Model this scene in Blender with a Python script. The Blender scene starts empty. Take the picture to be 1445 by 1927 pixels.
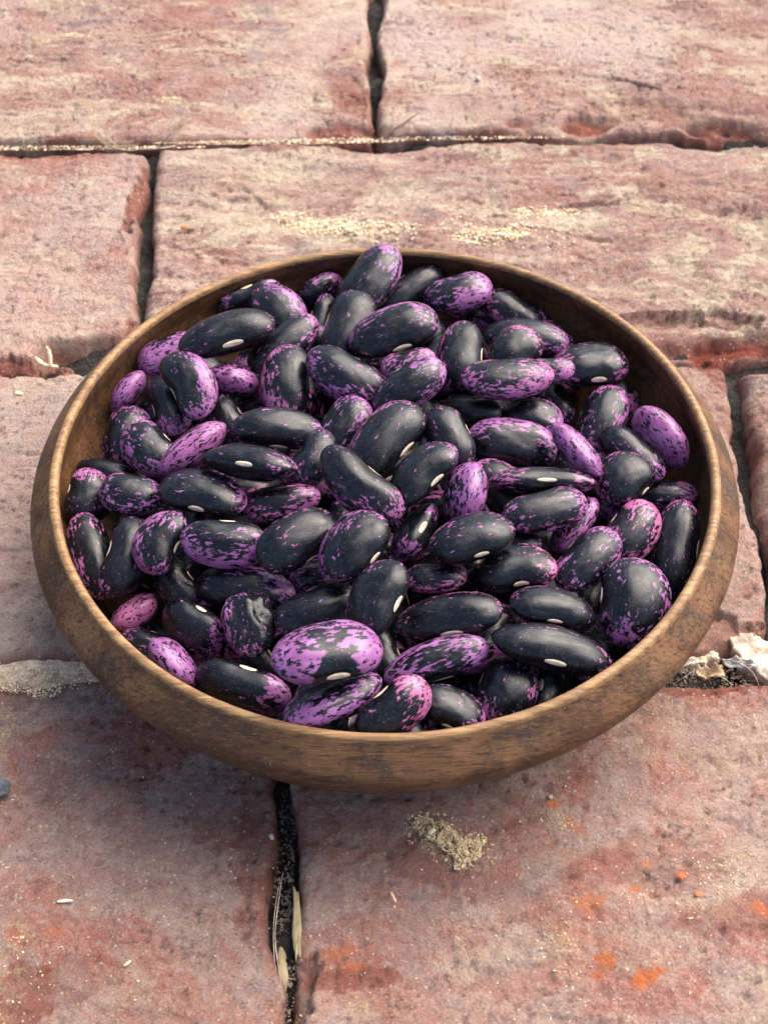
import bpy, math, random
import numpy as np
from mathutils import Vector, Quaternion, Matrix
CM = 0.01
S = bpy.context.scene
COL = S.collection

# ------------------------------------------------------------------ camera
PW, PH, PF = 1445.0, 1927.0, 2500.0          # photograph size and focal length in its pixels
PITCH = math.radians(49.08615669634057)
CAM = np.array([-0.03, -25.7175297, 32.1326719])   # cm; bowl centre at 0,0, ground at z = 0
FW = np.array([0, math.cos(PITCH), -math.sin(PITCH)])
UP = np.array([0, math.sin(PITCH), math.cos(PITCH)])
RT = np.array([1.0, 0, 0])
cd = bpy.data.cameras.new('camera')
cam = bpy.data.objects.new('camera', cd)
COL.objects.link(cam)
cam.location = Vector(CAM * CM)
cam.rotation_euler = (math.pi / 2 - PITCH, 0, 0)
cd.sensor_fit = 'VERTICAL'
cd.sensor_height = 36.0
cd.sensor_width = 27.0
cd.lens = PF / PH * 36.0
cd.clip_start = 0.01
cd.clip_end = 50
cd.dof.use_dof = True
cd.dof.focus_distance = 0.352
cd.dof.aperture_fstop = 30.0
S.camera = cam

# ------------------------------------------------------------------ light
SUN_EL, SUN_AZ = math.radians(50), math.radians(52)   # azimuth clockwise from +Y (away from the camera)
w = bpy.data.worlds.new("World")
S.world = w
w.use_nodes = True
nt = w.node_tree
sky = nt.nodes.new('ShaderNodeTexSky')
sky.sky_type = 'NISHITA'
sky.sun_disc = False
sky.sun_elevation = SUN_EL
sky.sun_rotation = SUN_AZ
sky.air_density = 1.0
sky.dust_density = 5.0
sky.ozone_density = 0.6
nt.links.new(sky.outputs[0], nt.nodes['Background'].inputs[0])
nt.nodes['Background'].inputs[1].default_value = 0.13
sd = bpy.data.lights.new('sun', 'SUN')
sd.energy = 2.7
sd.angle = math.radians(68)
sd.color = (1.0, 0.945, 0.89)
sun = bpy.data.objects.new('sun', sd)
COL.objects.link(sun)
dv = Vector((math.sin(SUN_AZ) * math.cos(SUN_EL), math.cos(SUN_AZ) * math.cos(SUN_EL), math.sin(SUN_EL)))
sun.rotation_euler = dv.to_track_quat('Z', 'Y').to_euler()
S.view_settings.view_transform = 'Standard'
S.view_settings.look = 'None'
S.view_settings.gamma = 1
S.view_settings.exposure = 0.97

# ------------------------------------------------------------------ helpers
def at(x, y, z=0.0):
    """photograph pixel -> point (cm) on the level z (cm)"""
    d = FW + RT * (x - PW / 2) / PF + UP * (PH / 2 - y) / PF
    return CAM + d * (z - CAM[2]) / d[2]

def hash2(ix, iy, seed):
    h = (ix.astype(np.int64) * 374761393 + iy.astype(np.int64) * 668265263 + seed * 1442695041) & 0xffffffff
    h = ((h ^ (h >> 13)) * 1274126177) & 0xffffffff
    h = (h ^ (h >> 16)) & 0xffffffff
    return h / 4294967295.0

def vnoise(x, y, seed=0):
    ix, iy = np.floor(x), np.floor(y)
    fx, fy = x - ix, y - iy
    fx = fx * fx * fx * (fx * (fx * 6 - 15) + 10)
    fy = fy * fy * fy * (fy * (fy * 6 - 15) + 10)
    a, b = hash2(ix, iy, seed), hash2(ix + 1, iy, seed)
    c, d = hash2(ix, iy + 1, seed), hash2(ix + 1, iy + 1, seed)
    return (a + (b - a) * fx) * (1 - fy) + (c + (d - c) * fx) * fy

def fbm(x, y, seed=0, oct=4, gain=.5):
    s, a, t = 0, 1, 0
    for o in range(oct):
        s = s + a * vnoise(x * 2 ** o + 17.3 * o, y * 2 ** o - 9.1 * o, seed + o)
        t += a
        a *= gain
    return s / t

def smooth(e0, e1, x):
    t = np.clip((x - e0) / (e1 - e0), 0, 1)
    return t * t * (3 - 2 * t)

def link_mesh(name, me, parent=None, mat=None):
    o = bpy.data.objects.new(name, me)
    COL.objects.link(o)
    if parent: o.parent = parent
    if mat and not me.materials: me.materials.append(mat)
    return o

def mesh_from(name, V, F, smooth_shade=True):
    me = bpy.data.meshes.new(name)
    me.from_pydata([tuple(v) for v in V], [], F)
    if smooth_shade:
        me.polygons.foreach_set('use_smooth', [True] * len(me.polygons))
    me.update()
    return me

def grid_mesh(name, V, nu, nv, wrap_v=False):
    """fast quad grid; V is (nu*nv, 3) in metres"""
    iu, iv = np.meshgrid(np.arange(nu - 1), np.arange(nv if wrap_v else nv - 1), indexing='ij')
    jv = (iv + 1) % nv
    q = np.stack([iu * nv + iv, (iu + 1) * nv + iv, (iu + 1) * nv + jv, iu * nv + jv], -1).reshape(-1, 4)
    me = bpy.data.meshes.new(name)
    me.vertices.add(len(V))
    me.vertices.foreach_set('co', np.asarray(V, dtype=np.float32).ravel())
    me.loops.add(q.size)
    me.loops.foreach_set('vertex_index', q.ravel().astype(np.int32))
    me.polygons.add(len(q))
    me.polygons.foreach_set('loop_start', np.arange(0, q.size, 4, dtype=np.int32))
    me.polygons.foreach_set('loop_total', np.full(len(q), 4, dtype=np.int32))
    me.update(calc_edges=True)
    me.polygons.foreach_set('use_smooth', np.ones(len(q), dtype=bool))
    return me

def props(o, label=None, cat=None, group=None, kind=None):
    if label: o['label'] = label
    if cat: o['category'] = cat
    if group: o['group'] = group
    if kind: o['kind'] = kind
    return o

class NT:
    """tiny node-tree writer"""
    def __init__(s, name):
        s.m = bpy.data.materials.new(name)
        s.m.use_nodes = True
        s.t = s.m.node_tree
        s.b = s.t.nodes['Principled BSDF']
        s.out = s.t.nodes['Material Output']
    def n(s, typ, **kw):
        nd = s.t.nodes.new('ShaderNode' + typ)
        for k, v in kw.items(): setattr(nd, k, v)
        return nd
    def l(s, a, b):
        s.t.links.new(a, b)
    def put(s, sock, v):
        if hasattr(v, 'links') or isinstance(v, bpy.types.NodeSocket): s.l(v, sock)
        elif isinstance(v, (tuple, list)) and len(v) == 3 and sock.type == 'RGBA': sock.default_value = (*v, 1)
        else: sock.default_value = v
    def math(s, op, a, b=None, c=None, clamp=False):
        nd = s.n('Math', operation=op, use_clamp=clamp)
        s.put(nd.inputs[0], a)
        if b is not None: s.put(nd.inputs[1], b)
        if c is not None: s.put(nd.inputs[2], c)
        return nd.outputs[0]
    def mix(s, f, a, b, blend='MIX'):
        nd = s.n('Mix', data_type='RGBA', blend_type=blend)
        s.put(nd.inputs[0], f); s.put(nd.inputs[6], a); s.put(nd.inputs[7], b)
        return nd.outputs[2]
    def ramp(s, x, a, b, lo=0.0, hi=1.0):
        nd = s.n('MapRange', interpolation_type='SMOOTHSTEP')
        s.put(nd.inputs[0], x)
        nd.inputs[1].default_value = a; nd.inputs[2].default_value = b
        nd.inputs[3].default_value = lo; nd.inputs[4].default_value = hi
        return nd.outputs[0]
    def coord(s, kind='Object', scale=(1, 1, 1), offset=None, rot=(0, 0, 0)):
        tc = s.n('TexCoord')
        mp = s.n('Mapping')
        s.l(tc.outputs[kind], mp.inputs[0])
        mp.inputs['Scale'].default_value = scale
        mp.inputs['Rotation'].default_value = rot
        if offset is not None: s.put(mp.inputs['Location'], offset)
        return mp.outputs[0]
    def noise(s, v, scale, detail=4, rough=.55, dist=0.0, dims='3D'):
        nd = s.n('TexNoise', noise_dimensions=dims)
        s.l(v, nd.inputs['Vector'])
        nd.inputs['Scale'].default_value = scale
        nd.inputs['Detail'].default_value = detail
        nd.inputs['Roughness'].default_value = rough
        nd.inputs['Distortion'].default_value = dist
        return nd.outputs[0]
    def voro(s, v, scale, feature='F1', out='Distance', metric='EUCLIDEAN', rand=1.0):
        nd = s.n('TexVoronoi', feature=feature, distance=metric)
        s.l(v, nd.inputs['Vector'])
        nd.inputs['Scale'].default_value = scale
        nd.inputs['Randomness'].default_value = rand
        return nd.outputs[out]
    def bump(s, h, strength, dist, normal=None):
        nd = s.n('Bump')
        nd.inputs['Strength'].default_value = strength
        nd.inputs['Distance'].default_value = dist
        s.l(h, nd.inputs['Height'])
        if normal is not None: s.l(normal, nd.inputs['Normal'])
        return nd.outputs[0]

# ------------------------------------------------------------------ materials
def brick_material():
    t = NT('old_brick')
    oi = t.n('ObjectInfo')
    g = t.n('NewGeometry').outputs['Position']      # metres
    at_ = t.n('Attribute', attribute_name='wear')   # R chip, G sawdust dirt, B orange paint, A grime
    sep = t.n('SeparateColor'); t.l(at_.outputs['Color'], sep.inputs[0])
    chip, dirt, orange = sep.outputs[0], sep.outputs[1], sep.outputs[2]
    grime = at_.outputs['Alpha']
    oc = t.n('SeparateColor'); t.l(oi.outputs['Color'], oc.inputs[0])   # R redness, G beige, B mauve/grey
    def gv(loc, sc=(1, 1, 1)):
        m = t.n('Mapping'); t.l(g, m.inputs[0]); m.inputs['Scale'].default_value = sc; m.inputs['Location'].default_value = loc
        return m.outputs[0]
    big = t.noise(gv((.3, .9, 0)), 16, 8, .62, .8)
    mid = t.noise(g, 45, 8, .68, .5)
    fine = t.noise(g, 300, 5, .75)
    grit = t.noise(g, 1500, 2, .7)
    spots = t.noise(gv((4, 2, 1)), 110, 7, .72, .4)
    lich = t.noise(gv((3.1, 1.7, .4), (1, 2.0, 2)), 26, 9, .70, 1.0)
    redn = t.noise(gv((7.1, 5.7, 2.4)), 24, 9, .66, .8)
    grey = t.noise(gv((9.1, 2.7, 5.4)), 38, 9, .70, 1.2)
    light_patch = t.noise(gv((1.1, 6.2, 3.3)), 9, 7, .62, .5)
    c = t.mix(t.ramp(mid, .36, .64), (.38, .185, .150), (.56, .345, .285))
    c = t.mix(t.ramp(big, .46, .60, 0, .7), c, (.55, .37, .31))
    rf = t.math('MULTIPLY', t.ramp(redn, .45, .57), oc.outputs[0])
    c = t.mix(rf, c, t.mix(t.ramp(spots, .4, .6), (.42, .115, .080), (.55, .20, .145)))
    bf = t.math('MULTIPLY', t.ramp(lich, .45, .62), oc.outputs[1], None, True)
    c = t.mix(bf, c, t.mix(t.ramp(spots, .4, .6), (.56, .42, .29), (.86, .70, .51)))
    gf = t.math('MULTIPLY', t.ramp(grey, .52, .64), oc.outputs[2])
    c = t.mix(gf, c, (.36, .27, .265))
    c = t.mix(t.math('MULTIPLY', t.ramp(light_patch, .46, .58), oi.outputs['Alpha']), c, (.74, .57, .49))  # whitish patches paint light variation onto the bricks, amount set per brick
    # fine mottling
    c = t.mix(t.ramp(spots, .54, .66, 0, .40), c, (.26, .125, .10))
    c = t.mix(t.ramp(spots, .44, .32, 0, .45), c, (.66, .50, .42))
    c = t.mix(t.ramp(fine, .54, .68, 0, .55), c, (.19, .095, .075))
    c = t.mix(t.ramp(fine, .46, .34, 0, .50), c, (.70, .55, .46))
    c = t.mix(t.ramp(grit, .54, .70, 0, .45), c, (.16, .08, .065))
    c = t.mix(t.ramp(grit, .42, .30, 0, .50), c, (.75, .62, .50))
    # chips: fresh clay
    cc = t.mix(t.ramp(fine, .35, .7), (.34, .085, .05), (.22, .06, .045))
    c = t.mix(t.math('MULTIPLY', chip, t.ramp(mid, .25, .5, .5, 1.0)), c, cc)
    # pale dusty scatter
    pv = t.voro(g, 700, 'F1', 'Distance'); pc = t.voro(g, 700, 'F1', 'Color')
    sc = t.n('SeparateColor'); t.l(pc, sc.inputs[0])
    pf = t.math('MULTIPLY', t.math('LESS_THAN', pv, .26), t.math('GREATER_THAN', sc.outputs[0], .90))
    c = t.mix(t.math('MULTIPLY', pf, .8), c, (.75, .66, .5))
    c = t.mix(t.math('MULTIPLY', dirt, t.ramp(fine, .3, .55)), c, t.mix(t.ramp(grit, .35, .6), (.82, .66, .42), (.50, .36, .20)))
    c = t.mix(t.math('MULTIPLY', orange, t.ramp(fine, .25, .45, .35, 1)), c, (.70, .21, .08))
    c = t.mix(t.math('MULTIPLY', grime, t.ramp(fine, .2, .7, .6, 1)), c, (.09, .07, .06))
    t.l(c, t.b.inputs['Base Color'])
    t.b.inputs['Roughness'].default_value = .88
    t.b.inputs['Specular IOR Level'].default_value = .3
    pit = t.noise(g, 620, 6, .8)
    gr = t.voro(g, 1100, 'F1', 'Distance')
    n1 = t.bump(fine, 1.0, .0024, t.bump(spots, .6, .0030))
    n2 = t.bump(pit, 1.0, .0016, t.bump(gr, .8, .0008, n1))
    t.l(n2, t.b.inputs['Normal'])
    return t.m

def wood_material(name, rim=False):
    t = NT(name)
    v = t.coord('Object', (8, 60, 60))
    v2 = t.coord('Object', (30, 420, 420))
    v0 = t.coord('Object', (1, 1, 1))
    warp = t.noise(v, 1.0, 4, .6, .8)
    fib = t.noise(v2, 1.6, 5, .72, .5)
    blot = t.noise(v0, 34, 9, .72, .9)
    dots = t.noise(v0, 900, 2, .7)
    wear_ = t.noise(v0, 20, 6, .7, 1.0)
    c = t.mix(t.ramp(warp, .36, .62), (.115, .056, .027), (.245, .130, .062))
    c = t.mix(t.ramp(wear_, .50, .66, 0, .6), c, (.36, .215, .120))
    c = t.mix(t.ramp(fib, .50, .68, 0, .75), c, (.060, .029, .014))
    c = t.mix(t.ramp(fib, .42, .24, 0, .55), c, (.36, .205, .110))
    c = t.mix(t.ramp(blot, .49, .58, 0, .78), c, (.066, .044, .037))
    v3 = t.coord('Object', (110, 1100, 1100))
    pore = t.noise(v3, 1.0, 3, .7)
    c = t.mix(t.ramp(pore, .54, .64, 0, .75), c, (.045, .022, .012))
    c = t.mix(t.ramp(pore, .44, .32, 0, .35), c, (.42, .26, .14))
    nick = t.noise(t.coord('Object', (1, 1, 1), None, (.4, .2, .9)), 70, 8, .75, 1.5)
    c = t.mix(t.ramp(nick, .60, .66, 0, .5), c, (.045, .03, .024))
    if rim:
        c = t.mix(.62, c, t.mix(t.ramp(fib, .35, .6), (.56, .37, .19), (.26, .15, .07)))
    else:
        # inside face tinted slightly darker than the outside
        g = t.n('Attribute', attribute_name='inside')
        c = t.mix(t.math('MULTIPLY', g.outputs['Fac'], .12), c, (.06, .034, .018))
    c = t.mix(t.ramp(dots, .62, .76, 0, .45), c, (.5, .38, .26))
    c = t.mix(t.ramp(dots, .36, .22, 0, .5), c, (.04, .022, .012))
    # a hairline glue joint across the wall on the right front
    tc = t.n('TexCoord'); sp = t.n('SeparateXYZ'); t.l(tc.outputs['Object'], sp.inputs[0])
    wob = t.math('MULTIPLY', t.math('SUBTRACT', t.noise(v0, 120, 2), .5), .0012)
    yy = t.math('ADD', t.math('ADD', sp.outputs[1], t.math('MULTIPLY', t.math('SUBTRACT', sp.outputs[0], .09), .10)), t.math('ADD', wob, .0262))
    line = t.math('MULTIPLY', t.math('LESS_THAN', t.math('ABSOLUTE', yy), .00014), t.math('GREATER_THAN', sp.outputs[0], 0.0))
    c = t.mix(line, c, (.04, .025, .012))
    c = t.mix(1.0, c, (.66, .58, .50) if not rim else (.92, .84, .72), 'MULTIPLY')
    t.l(c, t.b.inputs['Base Color'])
    t.l(t.ramp(blot, .3, .7, .42, .62), t.b.inputs['Roughness'])
    t.b.inputs['Specular IOR Level'].default_value = .42
    n1 = t.bump(fib, .35, .0004)
    n2 = t.bump(pore, .5, .0004, n1)
    t.l(n2, t.b.inputs['Normal'])
    return t.m

def bean_material(name='bean_skin'):
    t = NT(name)
    oi = t.n('ObjectInfo')
    # obj.color = (amount, end bias, back bias), alpha = hue (all stored in 0..1 / -1..1 as they are)
    sc = t.n('SeparateColor'); t.l(oi.outputs['Color'], sc.inputs[0])
    A, gx, gy, hue = sc.outputs[0], sc.outputs[1], sc.outputs[2], oi.outputs['Alpha']
    rnd = t.math('MULTIPLY', oi.outputs['Random'], 57.0)
    off = t.n('CombineXYZ'); t.l(rnd, off.inputs[0]); t.l(rnd, off.inputs[1]); t.l(rnd, off.inputs[2])
    tc = t.n('TexCoord'); p = t.n('SeparateXYZ'); t.l(tc.outputs['Object'], p.inputs[0])
    X, Y, Z = p.outputs[0], p.outputs[1], p.outputs[2]
    add = t.n('VectorMath', operation='ADD'); t.l(tc.outputs['Object'], add.inputs[0]); t.l(off.outputs[0], add.inputs[1])
    def vec(scale, rot=(0, 0, 0)):
        m = t.n('Mapping'); t.l(add.outputs[0], m.inputs[0]); m.inputs['Scale'].default_value = scale; m.inputs['Rotation'].default_value = rot
        return m.outputs[0]
    low = t.noise(vec((1, .8, .8)), 1.5, 2, .5, .6)
    # jagged, blocky flecks, longer along the bean
    wv = t.n('VectorMath', operation='ADD')
    nz = t.n('TexNoise'); t.l(vec((1, 1, 1)), nz.inputs['Vector']); nz.inputs['Scale'].default_value = 5.0; nz.inputs['Detail'].default_value = 1
    sub = t.n('VectorMath', operation='MULTIPLY_ADD'); t.l(nz.outputs['Color'], sub.inputs[0]); sub.inputs[1].default_value = (1.3, 1.3, 1.3); sub.inputs[2].default_value = (-.65, -.65, -.65)
    t.l(vec((7.5, 11.5, 8.5), (.1, .05, .35)), wv.inputs[0]); t.l(sub.outputs[0], wv.inputs[1])
    vs = t.n('TexVoronoi', feature='F1', distance='CHEBYCHEV'); t.l(wv.outputs[0], vs.inputs['Vector']); vs.inputs['Scale'].default_value = 1.0
    cs = t.n('SeparateColor'); t.l(vs.outputs['Color'], cs.inputs[0])
    vs2 = t.n('TexVoronoi', feature='F1', distance='CHEBYCHEV'); t.l(wv.outputs[0], vs2.inputs['Vector']); vs2.inputs['Scale'].default_value = 2.3
    cs2 = t.n('SeparateColor'); t.l(vs2.outputs['Color'], cs2.inputs[0])
    streak = t.noise(vec((2.6, 5.0, 3.6), (0, 0, .35)), 1.2, 2, .55, .3)
    edge = t.math('ADD', t.math('MULTIPLY', t.math('MULTIPLY', X, X), .34), t.math('MULTIPLY', t.math('MULTIPLY', Y, Y), .26))
    b = t.math('ADD', t.math('MULTIPLY', A, .80), -.63)
    b = t.math('ADD', b, edge)
    b = t.math('ADD', b, t.math('MULTIPLY', t.math('MULTIPLY', X, gx), .46))
    b = t.math('ADD', b, t.math('MULTIPLY', t.math('MULTIPLY', Y, gy), .46))
    b = t.math('ADD', b, t.math('MULTIPLY', t.math('SUBTRACT', low, .5), .7))
    b = t.math('MAXIMUM', t.math('MINIMUM', b, .12), -.285)
    b = t.math('ADD', b, t.math('MULTIPLY', t.math('SUBTRACT', streak, .5), .75))
    b = t.math('ADD', b, t.math('MULTIPLY', t.math('SUBTRACT', cs.outputs[0], .5), .42))
    b = t.math('ADD', b, t.math('MULTIPLY', t.math('SUBTRACT', cs2.outputs[1], .5), .16))
    # the seam side round the eye is always black
    hx = t.math('MULTIPLY', X, X); hz = t.math('MULTIPLY', Z, Z)
    he = t.math('ADD', t.math('MULTIPLY', hx, 4.5), t.math('MULTIPLY', hz, 1.2))
    hy = t.ramp(Y, -.15, -.6, 0, .8)
    b = t.math('SUBTRACT', b, t.math('MULTIPLY', t.ramp(he, 1.1, .2, 0, 1), hy))
    m = t.ramp(b, -.012, .018)
    tone = t.noise(vec((1, 1, 1)), 2.4, 2, .5)
    violet = t.mix(t.ramp(tone, .3, .7), (.225, .068, .215), (.35, .135, .345))
    pink = t.mix(t.ramp(tone, .3, .7), (.42, .088, .19), (.50, .15, .27))
    pu = t.mix(hue, violet, pink)
    black = t.mix(t.ramp(tone, .35, .7), (.002, .0025, .004), (.004, .0052, .009))
    c = t.mix(m, black, pu)
    # dust specks
    dn = t.voro(vec((30, 22, 16)), 1.0); dc = t.n('SeparateColor')
    vd = t.n('TexVoronoi'); t.l(vec((30, 22, 16)), vd.inputs['Vector']); vd.inputs['Scale'].default_value = 1.0; t.l(vd.outputs['Color'], dc.inputs[0])
    spk = t.math('MULTIPLY', t.math('LESS_THAN', vd.outputs['Distance'], .20), t.math('GREATER_THAN', dc.outputs[2], .74))
    c = t.mix(t.math('MULTIPLY', spk, .42), c, (.42, .34, .42))
    dust = t.noise(vec((1, 1, 1)), 4.0, 5, .7)
    c = t.mix(t.ramp(dust, .46, .75, 0, .035), c, (.30, .34, .50))  # bluish film: thin dust with some sheen painted into its colour
    t.l(c, t.b.inputs['Base Color'])
    rr = t.ramp(t.noise(vec((1, 1, 1)), 3.6, 6, .72), .35, .65, .16, .40)
    t.l(rr, t.b.inputs['Roughness'])
    t.b.inputs['Specular IOR Level'].default_value = .42
    t.b.inputs['Sheen Weight'].default_value = .0
    t.b.inputs['Sheen Roughness'].default_value = .5
    n0 = t.bump(t.noise(vec((1, 1, .8)), 1.6, 1, .5, .3), .40, .0012)
    n1 = t.bump(t.noise(vec((10, 8, 5)), 2.2, 4, .7), .35, .00016, n0)
    t.l(n1, t.b.inputs['Normal'])
    return t.m

def simple_mat(name, ca, cb, scale=400, rough=.8, bump=.3, bd=.0005, coord='Object'):
    t = NT(name)
    v = t.coord(coord)
    n = t.noise(v, scale, 4, .65)
    t.l(t.mix(t.ramp(n, .3, .7), ca, cb), t.b.inputs['Base Color'])
    t.b.inputs['Roughness'].default_value = rough
    t.l(t.bump(n, bump, bd), t.b.inputs['Normal'])
    return t

M_BRICK = brick_material()
M_WOOD = wood_material('bowl_wood')
M_RIM = wood_material('bowl_rim_wood', True)
M_BEAN = bean_material()
def eye_mat():
    t = simple_mat('bean_eye', (.62, .46, .32), (.86, .74, .58), 6.0, .6, .3, .0002)
    lk = t.b.inputs['Base Color'].links[0].from_socket
    tc = t.n('TexCoord'); sp = t.n('SeparateXYZ'); t.l(tc.outputs['Object'], sp.inputs[0])
    ln = t.ramp(t.math('ABSOLUTE', sp.outputs[2]), .0, .035, .55, 0)
    rim = t.ramp(t.math('ADD', t.math('POWER', t.math('MULTIPLY', t.math('SUBTRACT', sp.outputs[0], .03), 4.6), 2.0), t.math('POWER', t.math('MULTIPLY', sp.outputs[2], 5.6), 2.0)), .75, 1.1, 0, .7)
    c = t.mix(ln, lk, (.36, .22, .12))
    c = t.mix(rim, c, (.30, .17, .10))
    t.l(c, t.b.inputs['Base Color'])
    return t.m
M_HIL = eye_mat()
M_SOIL = simple_mat('joint_soil', (.008, .0065, .0055), (.035, .027, .021), 300, .95, 1.0, .003).m
M_SAW = simple_mat('sawdust', (.78, .56, .33), (.96, .82, .60), 500, .85, .2, .0002).m
M_SAWG = simple_mat('grey_sawdust', (.66, .48, .26), (.94, .76, .48), 500, .85, .2, .0002).m
M_MORTAR = simple_mat('old_mortar', (.48, .34, .22), (.86, .72, .54), 350, .92, 1.0, .002).m
M_LEAF = simple_mat('dry_leaf', (.42, .28, .15), (.66, .50, .33), 160, .6, .4, .0004).m
M_STRAW = simple_mat('straw', (.22, .17, .09), (.38, .30, .17), 200, .6, .3, .0002).m
M_TWIG = simple_mat('twig', (.09, .065, .05), (.26, .19, .14), 300, .7, .3, .0002).m
M_PEBBLE = simple_mat('pebble', (.06, .07, .08), (.14, .15, .16), 300, .7, .5, .0004).m
M_LICHEN = simple_mat('whitewash_flake', (.30, .23, .17), (.74, .66, .53), 200, .9, .6, .0008).m
M_ORANGE = simple_mat('orange_crumb', (.34, .09, .04), (.55, .18, .08), 300, .9, .6, .0006).m

# ------------------------------------------------------------------ ground under the bricks
def soil():
    nu, nv = 260, 300
    U, V = np.meshgrid(np.linspace(-45, 45, nu), np.linspace(-32, 62, nv), indexing='ij')
    Z = -1.75 + 1.3 * fbm(U * .5, V * .5, 3, 4) + .45 * fbm(U * 3, V * 3, 8, 3)
    me = grid_mesh('soil', np.stack([U, V, Z], -1).reshape(-1, 3) * CM, nu, nv)
    o = link_mesh('ground_soil', me, None, M_SOIL)
    props(o, kind='structure', label='dark soil showing at the bottom of the brick joints')
soil()

# ------------------------------------------------------------------ bricks
# corners in photograph pixels (TL, TR, BR, BL) projected on the brick-top plane, then real 3-D bricks 6 cm thick
PATCH = []   # placed wear: (x_px, y_px, rx_cm, ry_cm, angle, channel, amount, depth_cm, seed)
CH = {'chip': 0, 'dirt': 1, 'orange': 2, 'grime': 3}
def patch(x, y, rx, ry, ang, ch, amt=1.0, depth=0.0, seed=0):
    p = at(x, y, 0)
    PATCH.append((p[0], p[1], rx, ry, math.radians(ang), CH[ch], amt, depth, seed or len(PATCH) + 11))
# broken, lower patches of fresh clay
patch(1080, 232, 2.6, .9, 3, 'chip', .9, .8)
patch(1240, 205, 2.8, 1.4, -10, 'chip', .35, .55)
patch(1340, 236, 2.6, .6, -8, 'chip', .8, 1.0)
patch(940, 246, .9, .4, 0, 'chip', 1, .5)
patch(655, 190, 1.1, 2.0, 10, 'chip', .55, .35)
patch(640, 245, 1.9, .6, 0, 'chip', .8, .6)
patch(190, 656, 2.0, 1.1, 16, 'chip', .9, 2.3)
patch(245, 610, .5, 2.4, 0, 'chip', .9, .5)
patch(20, 690, 3.0, .6, 0, 'chip', .8, .3)
patch(255, 380, .35, 2.5, -6, 'chip', .8, .25)
patch(90, 290, 2.2, .5, 0, 'chip', .6, .1)
patch(1340, 652, 3.2, .9, 4, 'chip', 1.0, 1.1)
patch(1230, 600, 1.8, .5, 5, 'chip', .3, .25)
patch(1345, 598, 1.8, .45, -6, 'chip', .25, .3)
patch(1355, 690, .8, 1.0, 0, 'chip', .6, .2)
patch(1425, 1240, 1.6, .8, 0, 'chip', .7, .7)
patch(1330, 1200, 2.0, .8, 10, 'chip', .45, .25)
patch(1150, 1290, 1.4, .4, 0, 'chip', .7, .15)
patch(1320, 1295, 1.4, .3, 0, 'chip', .7, .1)
patch(470, 1560, .35, 3.5, 0, 'chip', .35, .08)
patch(566, 1880, .35, 1.2, -10, 'chip', .3, .28)
patch(120, 1850, 1.8, .6, 15, 'chip', .35, 0)
patch(30, 1880, 1.0, .9, 0, 'chip', .7, 0)
patch(650, 1840, 1.6, .35, 5, 'chip', .6, 0)
patch(1230, 1640, 1.6, 1.0, 0, 'chip', .35, .05)
patch(800, 1620, 1.4, .7, -20, 'chip', .5, 0)
patch(1400, 1730, 1.8, .7, 10, 'chip', .5, 0)
patch(950, 1690, 1.8, .6, -30, 'chip', .3, .05)
# gouges
patch(1110, 383, 1.3, .12, 5, 'grime', .06, .25)
patch(930, 408, .5, .12, -10, 'grime', .06, .25)
patch(1070, 440, 2.0, .12, -6, 'grime', .06, .18)
patch(480, 370, .9, .10, -45, 'grime', .06, .12)
patch(1190, 155, 1.2, .12, -28, 'grime', .06, .3)
patch(1350, 205, 1.4, .14, -12, 'grime', .06, .35)
patch(348, 428, .26, .2, 0, 'chip', 1, .25)
patch(1078, 1640, .25, .3, 0, 'grime', .8, 0)
# stains
for q in [(210, 1500, 2.2, 1.8, .25), (390, 1560, 2.0, 1.0, .2), (160, 1300, 2.5, .8, .55), (520, 1600, .3, 3.0, .5), (800, 350, 1.6, .5, .25), (760, 405, 1.2, .4, .3), (5, 1330, .6, .5, .1), (980, 1420, 1.4, .6, .15), (400, 640, 2, 1, .1)]:
    patch(q[0], q[1], q[2], q[3], 0, 'grime', q[4])
# sawdust rubbed into the surface
for q in [(600, 430, 2.4, .7, -20, .9), (700, 440, 1.8, .6, 0, .9), (940, 448, 1.8, .6, 5, 1.0), (1010, 400, 1.2, .4, 0, .9), (130, 65, 1.2, .25, 20, .8), (320, 190, .6, .25, 0, .9), (1120, 190, .5, .3, 0, .5), (1330, 60, 3, .8, 0, .35), (1100, 50, 2, .6, 0, .3),
          (850, 1590, 1.3, .6, -25, 1.0), (90, 1265, 1.9, .45, 10, 1.0), (10, 1370, .35, 1.0, 0, .8), (1240, 360, 2.5, 1.0, 0, .3), (450, 340, 2.2, 1.4, 0, .45), (560, 330, 2.5, 1.2, 0, .35), (1050, 1780, .4, .9, 15, .5), (660, 1890, 2, .5, 0, .4), (1350, 1430, 1.5, .5, 10, .3), (1390, 1640, 1.2, .7, 0, .3), (20, 1830, .8, 1.2, 0, .5), (250, 1870, 1.2, .6, 10, .25), (560, 1690, .5, 1.4, 0, .4), (1040, 1545, .6, .3, 0, .5), (1310, 1700, .8, .4, 0, .45)]:
    patch(q[0], q[1], q[2], q[3], q[4], 'dirt', q[5])
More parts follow.
